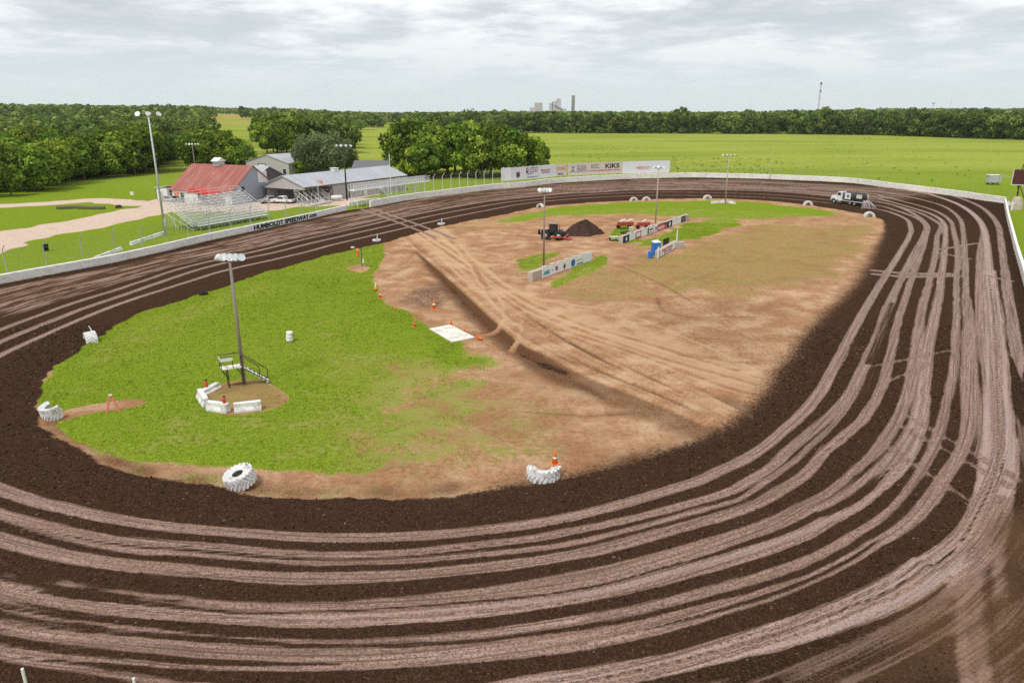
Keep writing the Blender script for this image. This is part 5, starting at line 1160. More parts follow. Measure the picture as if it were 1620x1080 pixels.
MB().box((-2.9, 0, 1.0), (1.2, 2.0, .12)).path([(-2.6, -.9, 1.0), (-3.4, -.9, 1.5), (-3.4, .9, 1.5), (-2.6, .9, 1.0)], .07).box((-3.1, 0, .7), (.4, 1.2, .5)).build('pump_rack', M['darkred'], wt)
for s in (-1, 1):
    wheel(wt, (5.35, s * .98, .52), .52, .32, 'white')
    for x in (-.7, .65): wheel(wt, (x, s * .92, .52), .52, .5, 'slab')
m, t, b = newmat('water_spray'); b.inputs['Base Color'].default_value = (.8, .82, .83, 1); b.inputs['Roughness'].default_value = .3; b.inputs['Alpha'].default_value = .33
sp = MB(); rr = random.Random(3); mw = wt.rotation_euler.z
for i in range(26):
    a0 = rr.uniform(-.5, 1.0); v0 = rr.uniform(1.6, 3.4); pts = []; up = rr.uniform(.6, 1.4)
    for k in range(9):
        u = k / 8; d_ = v0 * u; pts.append((-3.3 - d_ * math.cos(a0), 1.0 + d_ * math.sin(a0) + .4, .95 + up * 2.2 * u * (1 - u) * 1.3 - .9 * u * u))
    for a_, b_ in zip(pts[:-1], pts[1:]): sp.tube(a_, b_, .025, .03, 4, False)
spo = sp.build('water_spray', m); spo.location = wt.location; spo.rotation_euler = (0, 0, mw); tag(spo, 'arc of white water spraying from the back of the truck', 'water spray', kind='stuff')
# ---------------------------------------------------------------- billboards on the far wall
def billboard(label, pxa, pxb, ya0, ya1, yb0, yb1, mat, nposts, off=1.3, postmat='galv'):
    sa, sb_ = len_at_px(cB, lB, pxa), len_at_px(cB, lB, pxb)
    def off_pt(s):
        q = at_len(cB, lB, s); q2 = at_len(cB, lB, s + .5); d = q2 - q; d /= np.hypot(*d); return Vector((q[0] - d[1] * off, q[1] + d[0] * off, 0))
    a_, b_ = off_pt(sa), off_pt(sb_); za0, za1 = Ztop(pxa, ya0, a_), Ztop(pxa, ya1, a_); zb0, zb1 = Ztop(pxb, yb0, b_), Ztop(pxb, yb1, b_)
    z0, z1 = (za0 + zb0) / 2, (za1 + zb1) / 2; L = (b_ - a_).length
    root = thing('billboard', label, 'billboard', a_, math.atan2(b_.y - a_.y, b_.x - a_.x))
    pn_ = MB().box((L / 2, 0, (z0 + z1) / 2), (L - .03, .1, z1 - z0)).build('panel', mat, root)
    for i in range(nposts):
        x = L * (i + .5) / nposts; MB().box((x, .12, z1 / 2 + .1), (.14, .12, z1 + .2)).build('post', M[postmat], root)
    return root, pn_, L, z0, z1
def btxt(txt, x, z, w_, size, mat, parent, bold=.01):
    tx = text_mesh(txt, size, mat, None, (0, 0, 0)); wd = max(v.co.x for v in tx.data.vertices); bpy.data.objects.remove(tx)
    return text_mesh(txt, size, mat, parent, (x, -.062, z), bold=bold, sx=w_ / wd)
billboard('blank white billboard panel at the left end of the far row', 797, 813, 287, 266.5, 285, 264.5, M['banner'], 2, postmat='white')
rt, pn_, L, z0, z1 = billboard('white billboard with a maroon bank logo and red MONARCH lettering', 813.3, 883.5, 285, 264.5, 280, 260.5, M['banner'], 6, postmat='white'); hz_ = z1 - z0
for dx_, mt_, kk in ((0, 'inkbrown', 0), (.0, 'ink', 1)): emblem(pn_, L * .135, z0 + hz_ * .42, hz_ * (.30 if kk == 0 else .13), M[mt_], kk, -.065 - .012 * kk)
q = MB().box((L * .335, -.07, z0 + hz_ * .68), (L * .05, .03, hz_ * .42)).build('logo', M['purple'], pn_); emblem(q, L * .335, z0 + hz_ * .75, hz_ * .09, M['banner'], 1, -.09)
for i, s_ in enumerate(('COMMUNITY', 'NATIONAL', 'BANK')): btxt(s_, L * .385, z0 + hz_ * (.80 - .15 * i), L * (.21 - .02 * i), .55, M['purple'], pn_)
btxt('COMMUNITY BANK', L * .32, z0 + hz_ * .10, L * .28, .6, M['inkgrey'], pn_) if False else MB().box((L * .46, -.06, z0 + hz_ * .15), (L * .26, .02, hz_ * .06)).build('line', M['inkgrey'], pn_)
MB().box((0, 0, 0), (L * .13, .02, hz_ * .06), 0, Matrix.Translation((L * .40, -.06, z0 + hz_ * .40)) @ Matrix.Rotation(-.16, 4, 'Y')).build('swoosh', M['inkgrey'], pn_)
btxt('Monarch', L * .645, z0 + hz_ * .52, L * .21, 1.0, M['inkred'], pn_, .02); btxt('CEMENT COMPANY', L * .66, z0 + hz_ * .36, L * .19, .5, M['ink'], pn_)
rt, pn_, L, z0, z1 = billboard('small billboard with orange brush lettering on yellow and white', 884, 899.5, 279, 260, 277.5, 259, M['cream'], 2, postmat='wood'); hz_ = z1 - z0
q = btxt('SONIC', L * .05, z0 + hz_ * .52, L * .85, 1.3, M['orange'], pn_, .04); btxt('MEAL', L * .12, z0 + hz_ * .10, L * .6, .8, M['ink'], pn_, .02)
rt, pn_, L, z0, z1 = billboard('cream billboard advertising radio stations KIOL and KIKS', 902.5, 986.5, 277.5, 258, 274, 255.8, M['cream'], 6, postmat='darkpole'); hz_ = z1 - z0
q = btxt('RADIO', L * .155, z0 + hz_ * .36, L * .17, 1.5, M['inkgrey'], pn_, .03); btxt('SR ULTRA', L * .155, z0 + hz_ * .68, L * .165, .7, M['inkgrey'], pn_, .015)
MB().path([(L * .05, -.07, z0 + hz_ * .75), (L * .08, -.07, z0 + hz_ * .6), (L * .11, -.07, z0 + hz_ * .78)], .08).path([(L * .08, -.07, z0 + hz_ * .6), (L * .08, -.07, z0 + hz_ * .45), (L * .055, -.07, z0 + hz_ * .3)], .08).tube((L * .08, -.07, z0 + hz_ * .45), (L * .11, -.07, z0 + hz_ * .3), .08).build('mast_logo', M['ink'], pn_)
MB().box((L * .17, -.06, z0 + hz_ * .27), (L * .31, .02, .12)).build('line', M['inkgrey'], pn_)
btxt('KIOL', L * .41, z0 + hz_ * .50, L * .15, 1.9, M['inkgrey'], pn_, .02); btxt('KIKS', L * .67, z0 + hz_ * .48, L * .27, 2.0, M['ink'], pn_, .06); btxt('www.iolaradio.com', L * .34, z0 + hz_ * .26, L * .63, .6, M['inkred'], pn_, .02)
rt, pn_, L, z0, z1 = billboard('plain white billboard with small pink lettering at the right end of the far row', 987, 1061, 274, 255.7, 273.5, 253.8, M['banner'], 5, postmat='darkpole'); hz_ = z1 - z0
btxt('AMERICAN', L * .28, z0 + hz_ * .38, L * .30, 1.1, M['pink'], pn_, .03); MB().box((L * .43, -.06, z0 + hz_ * .33), (L * .22, .02, .12)).build('line', M['pink'], pn_)
# ---------------------------------------------------------------- right-hand edge
q = G(1604, 327); rb = thing('sign_board', 'dark maroon sign board high on a braced post at the right-hand wall', 'sign', q, -.55); z0, z1 = Ztop(1609, 292, q), Ztop(1609, 268.5, q)
MB().box((0, 0, (z0 + z1) / 2), (2.7, .2, z1 - z0)).build('panel', M['maroon'], rb); MB().box((-1.45, 0, (z0 + z1) / 2), (.16, .3, z1 - z0 + .3)).box((0, -.02, z0 - .1), (3.2, .3, .16)).build('edge_board', M['slab'], rb)
MB().tube((.2, .2, 0), (.2, .2, z1 + 1.2), .16, .12, 8).build('post', M['darkpole'], rb); MB().tube((.3, 0, z0 - .2), (2.6, -.4, .2), .1, n=6).tube((-.2, 0, z0), (.4, 0, z0 - 2.2), .1, n=6).build('brace', M['darkpole'], rb)
o = MB().lathe([(.001, 0), (1.5, 0), (1.35, 1.2), (.9, 2.6), (.5, 2.9), (.001, 2.9)], 9, Matrix.Translation(G(1606, 331))).build('concrete_footing', M['cement']); tag(o, 'rough grey concrete footing under the maroon sign board', 'footing')
q = G(1570, 292); tb = thing('stock_trailer', 'pale grey box trailer in the meadow edge beside the white gravel road', 'trailer', q, -.1)
MB().box((0, 0, 1.75), (3.6, 2.4, 2.3)).build('box', M['galv'], tb, bevel=.05); MB().box((0, 0, 2.95), (3.9, 2.6, .1)).build('roof', M['white'], tb)
for x in (-1, 1):
    for s in (-1, 1): wheel(tb, (x * .8, s * 1.1, .4), .4, .25)
a_, b_ = tb.location + Vector((1.8, 0, 3.0)), rb.location + Vector((-1.6, 0, 6.8)); tag(MB().tube(a_, b_, .07, .07, 6).build('cable', M['lime']), 'pale cable strung from the box trailer to the maroon sign board', 'cable')
q = G(1593, 333); gp = thing('gate_post', 'stubby white timber gate posts at the corner of the far and right walls', 'gate', q, -.9); MB().box((0, 0, 1.0), (.35, .35, 2.2)).build('post', M['white'], gp); MB().box((.9, .1, 1.0), (.35, .35, 2.0)).build('post', M['white'], gp); MB().box((.45, -.1, 1.5), (1.3, .12, .25)).build('rail', M['white'], gp)
# ---------------------------------------------------------------- skyline
def far_pt(px, dist, z=0.0):
    dx, dy, dz = ray(px, 176); return Vector((dx / dy * dist, dist, z))
D = 3000.0; k = D / F
def hz_of(py): return H + (HZ - py) * k * 1.0
ct = thing('cement_plant', 'distant grey cement works with silos and a tall slim tower on the horizon', 'factory', far_pt(870, D))
def pxo(px): return far_pt(px, D).x - ct.location.x
sl_ = MB()
for a_, b_, top in ((838, 845, 171), (845.5, 857, 164.5)): sl_.box(((pxo(a_) + pxo(b_)) / 2, 0, hz_of(top) / 2), (pxo(b_) - pxo(a_), 30, hz_of(top)))
for i in range(4): x = pxo(847 + i * 3); sl_.lathe([(.001, 0), (4.6, 0), (4.6, hz_of(164)), (.001, hz_of(163.3))], 12, Matrix.Translation((x, -16, 0)))
sl_.build('storage_silo', M['plant'], ct)
sl_ = MB()
for a_, b_, top in ((869, 874, 164.5), (873, 880, 162), (879.5, 887, 160), (887, 891, 172), (893, 896, 172.5)): sl_.box(((pxo(a_) + pxo(b_)) / 2, 0, hz_of(top) / 2), (pxo(b_) - pxo(a_), 26, hz_of(top)))
sl_.build('preheater_building', M['plant'], ct)
MB().box((0, 0, 0), (pxo(893) - pxo(876), 6, 4), 0, Matrix.Translation((pxo(884), -15, hz_of(170))) @ Matrix.Rotation(.5, 4, 'Y')).build('conveyor', M['plant'], ct)
MB().box((pxo(883.5), -3, hz_of(159.5)), (pxo(886) - pxo(880.5), 18, 8)).build('roof_house', M['plant'], ct)
tw = MB().lathe([(.001, 0), (6.6, 0), (6.3, hz_of(155)), (8.0, hz_of(154.4)), (8.0, hz_of(153)), (.001, hz_of(153))], 16, Matrix.Translation((pxo(906.5), 0, 0))); tw.build('tower', M['plant'], ct, True)
for a_, b_, lab in ((910, 930, 'white low dome right of the distant tower'), (962, 973, 'small white dome further right on the horizon')):
    w2 = (far_pt(b_, D).x - far_pt(a_, D).x) / 2; o = MB().lathe([(w2 * math.cos(u), (hz_of(175.2)) * (.75 + .25 * math.sin(u))) for u in np.linspace(0, 1.57, 6)] + [(.001, hz_of(175))], 16).build('storage_dome', M['whitewall'], None, True); o.location = far_pt((a_ + b_) / 2, D); tag(o, lab, 'dome')
q = far_pt(1294, 2000); ht = Ztop(1299, 131, q); mast = thing('radio_mast', 'tall lattice radio mast on the horizon at the right', 'mast', q)
mm = MB(); n_ = 22
for i in range(n_):
    z0, z1 = ht * i / n_, ht * (i + 1) / n_; r_ = 1.5
    for k in range(3):
        a0, a1 = k * 2.094, (k + 1) * 2.094; c0, c1 = Vector((r_ * math.cos(a0), r_ * math.sin(a0), 0)), Vector((r_ * math.cos(a1), r_ * math.sin(a1), 0))
        mm.tube(c0 + Vector((0, 0, z0)), c0 + Vector((0, 0, z1)), .38, n=4, cap=False); mm.tube(c0 + Vector((0, 0, z0)), c1 + Vector((0, 0, z1)), .22, n=4, cap=False)
mm.build('lattice', M['plant'], mast); MB().box((0, 0, ht * .98), (3.6, 3.6, 5)).build('antenna', M['darkwall'], mast); MB().box((.5, 0, ht * .78), (3.4, 3, 4)).build('antenna', M['darkwall'], mast); MB().box((0, 0, ht * .62), (3.0, 3, 3)).build('antenna', M['plant'], mast)
for px, dist, top, rr_, lab in ((1475, 3200, 161.5, 8, 'larger water tower on the right horizon'), (1502.5, 3600, 160.5, 3.5, 'small slim water tower right of the larger one')):
    q = far_pt(px, dist); q.z = float(hills(np.array([q.x]), np.array([q.y]))[0]); ht = Ztop(px, top, q) - q.z; o = thing('water_tower', lab, 'water tower', q)
    MB().lathe([(.001, ht - rr_ * .9), (rr_ * .6, ht - rr_ * .8), (rr_, ht - rr_ * .45), (rr_ * .7, ht - rr_ * .12), (.001, ht)], 14).build('tank', M['plant'], o, True); MB().tube((0, 0, 0), (0, 0, ht - rr_ * .8), rr_ * .16, n=8).build('stem', M['plant'], o)
# ================================================================== vegetation
def leafmat(name, cols, seed):
    m, t, b = newmat(name); nt = m.node_tree
    tint = t.attr('tint').outputs['Fac']; oi = t.node('ShaderNodeObjectInfo').outputs['Random']
    v = t.m('ADD', t.m('MULTIPLY', tint, .72), t.m('MULTIPLY', oi, .28))
    c = t.ramp(v, cols)
    hs = t.node('ShaderNodeHueSaturation'); t.put(hs.inputs['Color'], c); t.put(hs.inputs['Value'], t.m('ADD', .65, t.m('MULTIPLY', t.m('FRACT', t.m('MULTIPLY', oi, 7.31)), .8))); t.put(hs.inputs['Hue'], t.m('ADD', .485, t.m('MULTIPLY', t.m('FRACT', t.m('MULTIPLY', oi, 13.7)), .03)))
    c = hs.outputs[0]
    d = t.node('ShaderNodeBsdfDiffuse'); t.put(d.inputs[0], c); tl = t.node('ShaderNodeBsdfTranslucent'); t.put(tl.inputs[0], t.mix(.5, c, (.16, .22, .03)))
    mx = t.node('ShaderNodeMixShader'); mx.inputs[0].default_value = .28; nt.links.new(d.outputs[0], mx.inputs[1]); nt.links.new(tl.outputs[0], mx.inputs[2])
    nt.links.new(mx.outputs[0], nt.nodes['Material Output'].inputs[0]); return m
LEAF = leafmat('leaves', [(0, (.036, .064, .011)), (.35, (.11, .18, .024)), (.65, (.23, .32, .038)), (1, (.40, .45, .07))], 1)
GREYLEAF = leafmat('grey_leaves', [(0, (.07, .095, .04)), (.5, (.16, .20, .09)), (1, (.30, .33, .16))], 2)
FARLEAF = leafmat('far_leaves', [(0, (.032, .056, .020)), (.4, (.078, .122, .030)), (.7, (.145, .20, .045)), (1, (.27, .305, .075))], 3)
def crown_arrays(seed, h, rad, nl, per, size, base=.22):
    """leaf cards grouped on lobes spread through a rounded crown; returns verts (n*4,3) and tint"""
    g = np.random.default_rng(seed); V = []; Tn = []
    cz = h * (base + (1 - base) / 2); hz = h * (1 - base) / 2
    for i in range(nl):
        u = g.random() * 2 * math.pi; zz = -.75 + 1.6 * (i + g.random()) / nl; rr = math.sqrt(max(0, 1 - min(abs(zz), .98) ** 2)) * (.45 + .5 * g.random())
        if zz < -.3: rr *= .9
        c = np.array([rad * rr * math.cos(u), rad * rr * math.sin(u), cz + hz * zz * .82]); lr = rad * (.28 + .2 * g.random())
        n = int(per * (lr / (rad * .36)) ** 2); d = g.normal(size=(n, 3)); d /= np.linalg.norm(d, axis=1)[:, None]; d[:, 2] = d[:, 2] * .8 + .18
        p_ = c + d * (lr * (.72 + .38 * g.random((n, 1)))); nn = d + g.normal(size=(n, 3)) * .55; nn /= np.linalg.norm(nn, axis=1)[:, None]
        a = np.cross(nn, g.normal(size=(n, 3))); a /= np.linalg.norm(a, axis=1)[:, None] + 1e-9; b = np.cross(nn, a); s = size * (.6 + .8 * g.random((n, 1)))
        q = np.stack([p_ + a * s * .6, p_ + b * s * .42 + a * s * .05, p_ - a * s * .6, p_ - b * s * .42 - a * s * .05], 1); V.append(q.reshape(-1, 3))
        lt = .12 + .66 * g.random(); Tn.append(np.repeat(np.clip(lt + (g.random(n) - .5) * .5, 0, 1), 4))
    return np.concatenate(V), np.concatenate(Tn)
def crown_mesh(name, V, Tn, mat):
    o = mesh_np(name, V, np.arange(len(V)).reshape(-1, 4), mat, [('tint', 'FLOAT', Tn)], smooth=False); me = o.data; bpy.data.objects.remove(o); return me
def trunk_mesh(seed, h, rad):
    g = random.Random(seed); b = MB(); r0 = h * .022 + .06; top = h * .55; p0 = Vector((0, 0, -.3)); p1 = Vector((g.uniform(-.3, .3), g.uniform(-.3, .3), h * .3)); p2 = p1 + Vector((g.uniform(-.5, .5), g.uniform(-.5, .5), h * .35))
    b.tube(p0, p1, r0, r0 * .75, 7, False).tube(p1, p2, r0 * .75, r0 * .3, 6, False)
    for i in range(6):
        a = i * 1.05 + g.random(); s_ = p1 + (p2 - p1) * g.uniform(0, .7); b.tube(s_, s_ + Vector((math.cos(a) * rad * .6, math.sin(a) * rad * .6, h * g.uniform(.12, .28))), r0 * .38, r0 * .1, 5, False)
    o = b.build('trunk', M['cedar'], None, True); me = o.data; bpy.data.objects.remove(o); return me
VAR = []
for i in range(7):
    h, rd = 10.0, (4.6, 5.2, 4.1, 5.6, 4.8, 3.8, 5.0)[i]
    VAR.append((crown_mesh('crown', *crown_arrays(100 + i, h, rd, 21, 120, .68, (.02, .05, .0, .04, .08, .0, .04)[i]), LEAF), trunk_mesh(200 + i, h, rd)))
MID = []
for i in range(6):
    rd = (5.0, 5.6, 4.4, 5.3, 4.7, 6.0)[i]; MID.append((crown_mesh('crown', *crown_arrays(300 + i, 10., rd, 15, 62, 1.05, .0), FARLEAF), trunk_mesh(400 + i, 10., rd)))
GREYV = [(crown_mesh('crown', *crown_arrays(500 + i, 10., 5.0, 30, 95, .55, .14), GREYLEAF), trunk_mesh(510 + i, 10., 5.)) for i in range(2)]
rt_ = random.Random(42)
def tree(x, y, h, var, label, group, wide=1.0, z=None):
    s = h / 10.0; r = thing('tree', label, 'tree', (x, y, height(x, y) if z is None else z), rt_.uniform(0, 6.28), group); r.scale = (s * wide, s * wide, s)
    for nm, me in (('crown', var[0]), ('trunk', var[1])):
        o = bpy.data.objects.new(nm, me); C.objects.link(o); o.parent = r
    return r
ntree = 0
G1 = 'dense bright green trees behind the far wall'
spots = [(648, 279, 194), (655, 283, 200), (646, 274, 198), (668, 277, 194), (690, 285, 205), (708, 281, 200), (735, 284, 200), (756, 279, 201), (776, 283, 204), (797, 281, 207), (815, 277, 213), (832, 276, 222), (720, 272, 199), (746, 270, 203), (675, 290, 224), (762, 288, 226), (655, 291, 232), (805, 288, 232), (840, 272, 228)]
for i, (px, py, pt_) in enumerate(spots):
    b = P(px, min(py, 276 + (py - 276) * .45)); h = max(5, Ztop(px, pt_ - 5, b)); tree(b.x, b.y, h, VAR[i % 7], 'bright green leafy tree in the dense clump behind the far wall', G1, 1.0 if h > 11 else 1.35)
b = P(857, 268); tree(b.x, b.y, Ztop(857, 233, b), VAR[2], 'small dark bushy tree at the right end of the dense clump', G1, 1.1)
G2 = 'trees behind the red roofed barn'
for i, (px, py, pt_) in enumerate([(318, 270, 205), (340, 272, 214), (360, 270, 212), (383, 272, 230), (330, 262, 204), (352, 262, 208), (308, 268, 222), (372, 265, 218), (396, 272, 243)]):
    b = P(px, py); tree(b.x, b.y, Ztop(px, pt_, b), VAR[(i + 3) % 7], 'leafy tree behind the red roofed barn', G2, 1.05)
G3 = 'grey green trees behind the long building'
for i, (px, py, pt_) in enumerate([(492, 276, 216), (518, 274, 211), (538, 274, 219), (505, 279, 226), (530, 279, 228), (548, 276, 240)]):
    b = P(px, py); tree(b.x, b.y, Ztop(px, pt_, b), GREYV[i % 2], 'greyish green tree behind the long grey building', G3, 1.0)
b = P(474, 277); tree(b.x, b.y, Ztop(474, 254, b), VAR[5], 'small dark round tree beside the pale metal workshop', G3, 1.2)
G4 = 'dark trees in the middle distance behind the buildings'
for i in range(26):
    px = 420 + (i % 13) * 11.0 + rt_.uniform(-4, 4); py = (243 if i < 13 else 232) + rt_.uniform(-3, 3) - (8 if px > 570 else 0); b = P(px, py); tree(b.x, b.y, Ztop(px, 184 + rt_.uniform(-2, 12), b), (VAR + MID)[i % 13], 'dark green tree in the wood behind the workshop', G4, .9)
# clearings that stay open
CLEAR = [[(338, 188), (384, 188), (388, 212), (402, 236), (420, 236), (422, 262), (395, 262), (352, 236), (338, 215)], [(556, 215), (590, 203), (640, 203), (640, 275), (556, 275)], [(130, 296), (210, 276), (262, 250), (300, 228), (300, 268), (255, 330), (0, 340)]]
CLEARW = [PA(c_) for c_ in CLEAR]
def is_clear(x, y): return any(inside(np.array([x]), np.array([y]), c_)[0] for c_ in CLEARW)
G5 = 'trees of the left woods'
front = [(-120, 316), (0, 311), (38, 307), (70, 299), (92, 291), (110, 286), (133, 284), (165, 282), (195, 279), (222, 273), (247, 264), (268, 254), (287, 244), (299, 233), (312, 222), (322, 212)]
fr_ = PA(front); cand = []
gw = np.random.default_rng(77); tries = 0; used = {}
def far_enough(x, y, d):
    i, j = int(x // 12), int(y // 12)
    for a in range(i - 1, i + 2):
        for b in range(j - 1, j + 2):
            for (u, v) in used.get((a, b), ()):
                if (u - x) ** 2 + (v - y) ** 2 < d * d: return False
    used.setdefault((i, j), []).append((x, y)); return True
forest_poly = np.vstack([fr_, PA([(332, 203), (337, 196)]), [(-700, 1500), (-1500, 1500), (-400, 190)]])
for a, b in zip(fr_[:-1], fr_[1:]):
    L = np.hypot(*(b - a)); n = max(1, int(L / 7.5))
    for k in range(n):
        q = a + (b - a) * (k + gw.random() * .6) / n + gw.normal(size=2) * 1.2; far_enough(q[0], q[1], .1); cand.append((q[0], q[1], 1))
for _ in range(60000):
    y = 190 + 560 * gw.random() ** 1.3; x = -(.15 + .75 * gw.random()) * y - 5
    if x < -.80 * y - 10 or not inside(np.array([x]), np.array([y]), forest_poly)[0] or is_clear(x, y): continue
    if far_enough(x, y, 8.0): cand.append((x, y, 0))
cand.sort(key=lambda c_: math.hypot(c_[0], c_[1]) - 30 * c_[2])
NIND = 125; rest = []
for i, (x, y, fr2) in enumerate(cand):
    h = gw.uniform(8.5, 17) * (.85 if fr2 and i % 3 == 0 else 1)
    if i < NIND: tree(x, y, h, VAR[int(gw.integers(7))] if math.hypot(x, y) < 330 else MID[int(gw.integers(6))], 'broad green tree at the near edge of the left woods', G5, gw.uniform(.9, 1.2))
    else: rest.append((x, y, h))
G6 = 'front row of trees along the far side of the meadow'
row = crom(np.vstack([PA([(640, 205.5), (700, 207.5), (830, 210), (1000, 211), (1150, 212), (1300, 213.5), (1420, 216), (1530, 219.5), (1650, 223), (1760, 227)])]), False, 12); lr_ = walk(row); nR = 105
for i in range(nR):
    s = lr_[-1] * ((i + .5) / nR) + gw.normal() * 1.5; q = at_len(row, lr_, s); h = gw.uniform(12.5, 20.5) * (.7 if i % 7 == 3 else (1.22 if i % 11 == 5 else 1))
    q = q + np.array([0, gw.uniform(-2, 8)]); tree(q[0], q[1], h, MID[int(gw.integers(6))], 'tree in the front row along the far side of the meadow', G6, gw.uniform(.85, 1.25))
for _ in range(420):
    s = lr_[-1] * gw.random(); q = at_len(row, lr_, s) + np.array([0, gw.uniform(12, 150)]); rest.append((q[0], q[1], gw.uniform(11, 21.5) * (1.2 if gw.random() < .08 else 1)))
for _ in range(260):
    s = lr_[-1] * gw.random(); q = at_len(row, lr_, s) + np.array([0, gw.uniform(-6, 5)]); rest.append((q[0], q[1], gw.uniform(3, 8)))
# the woods beyond, one mass
for _ in range(9000):
    y = 430 + 3400 * gw.random() ** 1.5; x = (gw.random() * 2 - 1) * y * .82
    px, py = proj(x, y, 0.)
    if is_clear(x, y): continue
    if 330 < px < 1700 and py > 199 and not (px < 600 and py < 232 and px > 425): continue
    if px <= 330 and y < 700: continue
    rest.append((x, y, gw.uniform(9, 20)))
PR = [crown_arrays(600 + i, 10., (5.0, 5.8, 4.5, 5.4)[i], 12, 16, 1.7, .0) for i in range(4)]
Vs, Ts = [], []
ho = hills(np.array([r_[0] for r_ in rest]), np.array([r_[1] for r_ in rest]))
for (x, y, h), z in zip(rest, ho):
    v, tn = PR[int(gw.integers(4))]; a = gw.random() * 6.28; s = h / 10; wd = s * gw.uniform(.9, 1.25) * (1 + .5 * min(1, max(0, (y - 900) / 1500))); q = v.copy()
    q = np.stack([(v[:, 0] * math.cos(a) - v[:, 1] * math.sin(a)) * wd + x, (v[:, 0] * math.sin(a) + v[:, 1] * math.cos(a)) * wd + y, v[:, 2] * s + z], 1); Vs.append(q)
    Ts.append(np.clip(tn * .8 + (gw.random() - .5) * .95 + .16, 0, 1))
Vs = np.concatenate(Vs); Ts = np.concatenate(Ts)
o = mesh_np('woods', Vs, np.arange(len(Vs)).reshape(-1, 4), FARLEAF, [('tint', 'FLOAT', Ts)], smooth=False); tag(o, 'continuous green woods stretching to the horizon', 'woods', kind='stuff')
# ------------------------------------------------------------------ weeds in the meadow, grass blades, clods
def cards(pts, hs, ws, seed, nb=3):
    g = np.random.default_rng(seed); n = len(pts); V = []
    for k in range(nb):
        a = g.random(n) * 6.28; l = (g.random((n, 2)) - .5) * hs[:, None] * 1.0; dx, dy = np.cos(a) * ws, np.sin(a) * ws
        tip = np.stack([pts[:, 0] + l[:, 0], pts[:, 1] + l[:, 1], pts[:, 2] + hs], 1)
        b0 = np.stack([pts[:, 0] - dx, pts[:, 1] - dy, pts[:, 2] - .02], 1); b1 = np.stack([pts[:, 0] + dx, pts[:, 1] + dy, pts[:, 2] - .02], 1); V.append(np.stack([b0, b1, tip], 1))
    return np.concatenate(V).reshape(-1, 3)
m, t, b = newmat('weed_leaf'); b.inputs['Base Color'].default_value = (.05, .085, .015, 1); b.inputs['Roughness'].default_value = .9; b.inputs['Specular IOR Level'].default_value = 0; WEED = m
W_ = []; W2 = []
for px0, px1, py0, py1, n in ((900, 1010, 230, 252, 45), (1060, 1240, 250, 278, 170), (1240, 1580, 225, 290, 60), (1280, 1620, 213, 221, 200), (840, 1600, 212, 270, 70), (430, 620, 210, 262, 40)):
    for _ in range(n):
        q = P(px0 + (px1 - px0) * gw.random(), py0 + (py1 - py0) * gw.random()); s = gw.uniform(.3, .9)
        v, tn = PR[int(gw.integers(4))]; k_ = gw.permutation(len(v) // 4)[:40]; vv = v.reshape(-1, 4, 3)[k_].reshape(-1, 3) * np.array([.13, .13, .085]) * s; W_.append(vv + np.array([q.x, q.y, height(q.x, q.y)]))
W_ = np.concatenate(W_); o = mesh_np('weeds', W_, np.arange(len(W_)).reshape(-1, 4), WEED, smooth=False); tag(o, 'scattered dark weeds in the bright meadow', 'weeds', kind='stuff')
# turf
def sample(mask, n, seed):
    g = np.random.default_rng(seed); wgt = np.where(mask, 1.0, 0.0); dxg = .25; dyg = .12 + .0022 * np.maximum(by, 14); wgt = wgt * dyg
    i = g.choice(len(bx), n, p=wgt / wgt.sum()); return i, bx[i] + (g.random(n) - .5) * dxg, by[i] + (g.random(n) - .5) * dyg[i]
pnz = grass + (vnoise(bx, by, 1.1, 71) - .5) * .8 - dry * .3
mk = ininf & (pnz > .52) & (by < 150) & (soil < .3)
i, x, y = sample(mk, 75000, 5); g_ = np.random.default_rng(9); hs = g_.uniform(.035, .10, len(x)) * (.7 + .6 * vnoise(x, y, 2.2, 72)); ws = g_.uniform(.012, .035, len(x)) * (1 + y / 120)
V = cards(np.stack([x, y, gz[bi][i]], 1), hs, ws, 4, 3); Tn = np.repeat(np.tile(np.clip(vnoise(x, y, .55, 73) * .45 + vnoise(x, y, 6, 74) * .35 + g_.random(len(x)) * .5 - .1 + .3 * dry[i], 0, 1), 3), 3)
m, t, b = newmat('turf'); t.put(b.inputs['Base Color'], t.ramp(t.attr('tint').outputs['Fac'], [(0, (.075, .12, .011)), (.35, (.21, .295, .022)), (.7, (.37, .43, .04)), (1, (.60, .53, .18))])); b.inputs['Roughness'].default_value = .8; b.inputs['Specular IOR Level'].default_value = .1
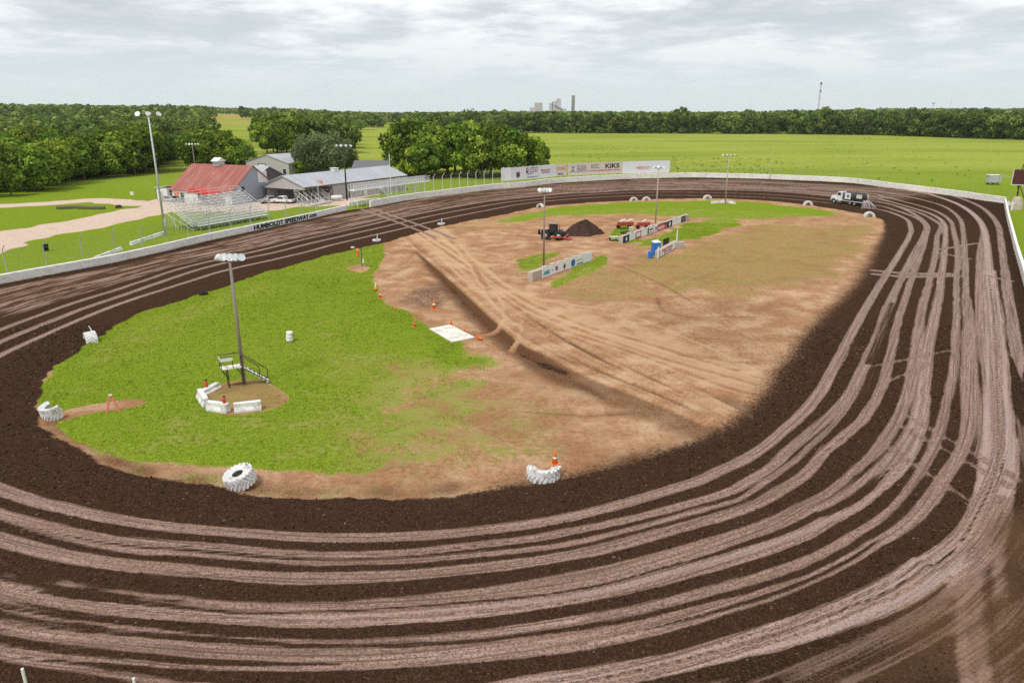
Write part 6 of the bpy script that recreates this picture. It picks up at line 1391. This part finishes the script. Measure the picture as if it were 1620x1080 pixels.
o = mesh_np('grass', V, np.arange(len(V)).reshape(-1, 3), m, [('tint', 'FLOAT', Tn)], smooth=False); tag(o, 'short bright green turf of the infield', 'grass', kind='stuff')
# loose clods on the tilled soil
mk = inw & (soil > .6) & (lane < .2) & (by < 75); wl = (1 - lane * .85)
i, x, y = sample(mk & (np.random.default_rng(3).random(len(bx)) < wl), 60000, 6); g_ = np.random.default_rng(10); s = .018 + .055 * g_.random(len(x)) ** 3 
s = s * (.7 + y / 70)
oc = np.array([(1, 0, 0), (0, 1, 0), (-1, 0, 0), (0, -1, 0), (0, 0, .8), (0, 0, -.5)]); fc = np.array([(0, 1, 4), (1, 2, 4), (2, 3, 4), (3, 0, 4), (1, 0, 5), (2, 1, 5), (3, 2, 5), (0, 3, 5)])
V = (oc[None] * (1 + (g_.random((len(x), 6, 3)) - .5) * .7)) * s[:, None, None] * (1 + .7 * (g_.random((len(x), 1, 3)) - .5)) + np.stack([x, y, gz[bi][i] + s * .3], 1)[:, None, :]
Fc = (fc[None] + (np.arange(len(x)) * 6)[:, None, None]).reshape(-1, 3); Tn = np.repeat(g_.random(len(x)), 6)
m, t, b = newmat('clod_soil'); t.put(b.inputs['Base Color'], t.ramp(t.attr('tint').outputs['Fac'], [(0, (.02, .012, .009)), (.6, (.06, .036, .026)), (.9, (.09, .055, .04)), (1, (.17, .11, .08))])); b.inputs['Roughness'].default_value = 1; b.inputs['Specular IOR Level'].default_value = 0
o = mesh_np('soil_clods', V.reshape(-1, 3), Fc, m, [('tint', 'FLOAT', Tn)], smooth=False); tag(o, 'loose dark clods on the tilled track', 'clods', kind='stuff')
# ------------------------------------------------------------------ air
m = bpy.data.materials.new('haze'); m.use_nodes = True; nt = m.node_tree; nt.nodes.remove(nt.nodes['Principled BSDF'])
pv = nt.nodes.new('ShaderNodeVolumePrincipled'); pv.inputs['Color'].default_value = (.92, .96, 1, 1); pv.inputs['Density'].default_value = .00004; pv.inputs['Anisotropy'].default_value = .2
nt.links.new(pv.outputs[0], nt.nodes['Material Output'].inputs['Volume'])
o = MB().box((0, 2500, 70), (11000, 8000, 146)).build('haze', m); o['kind'] = 'stuff'
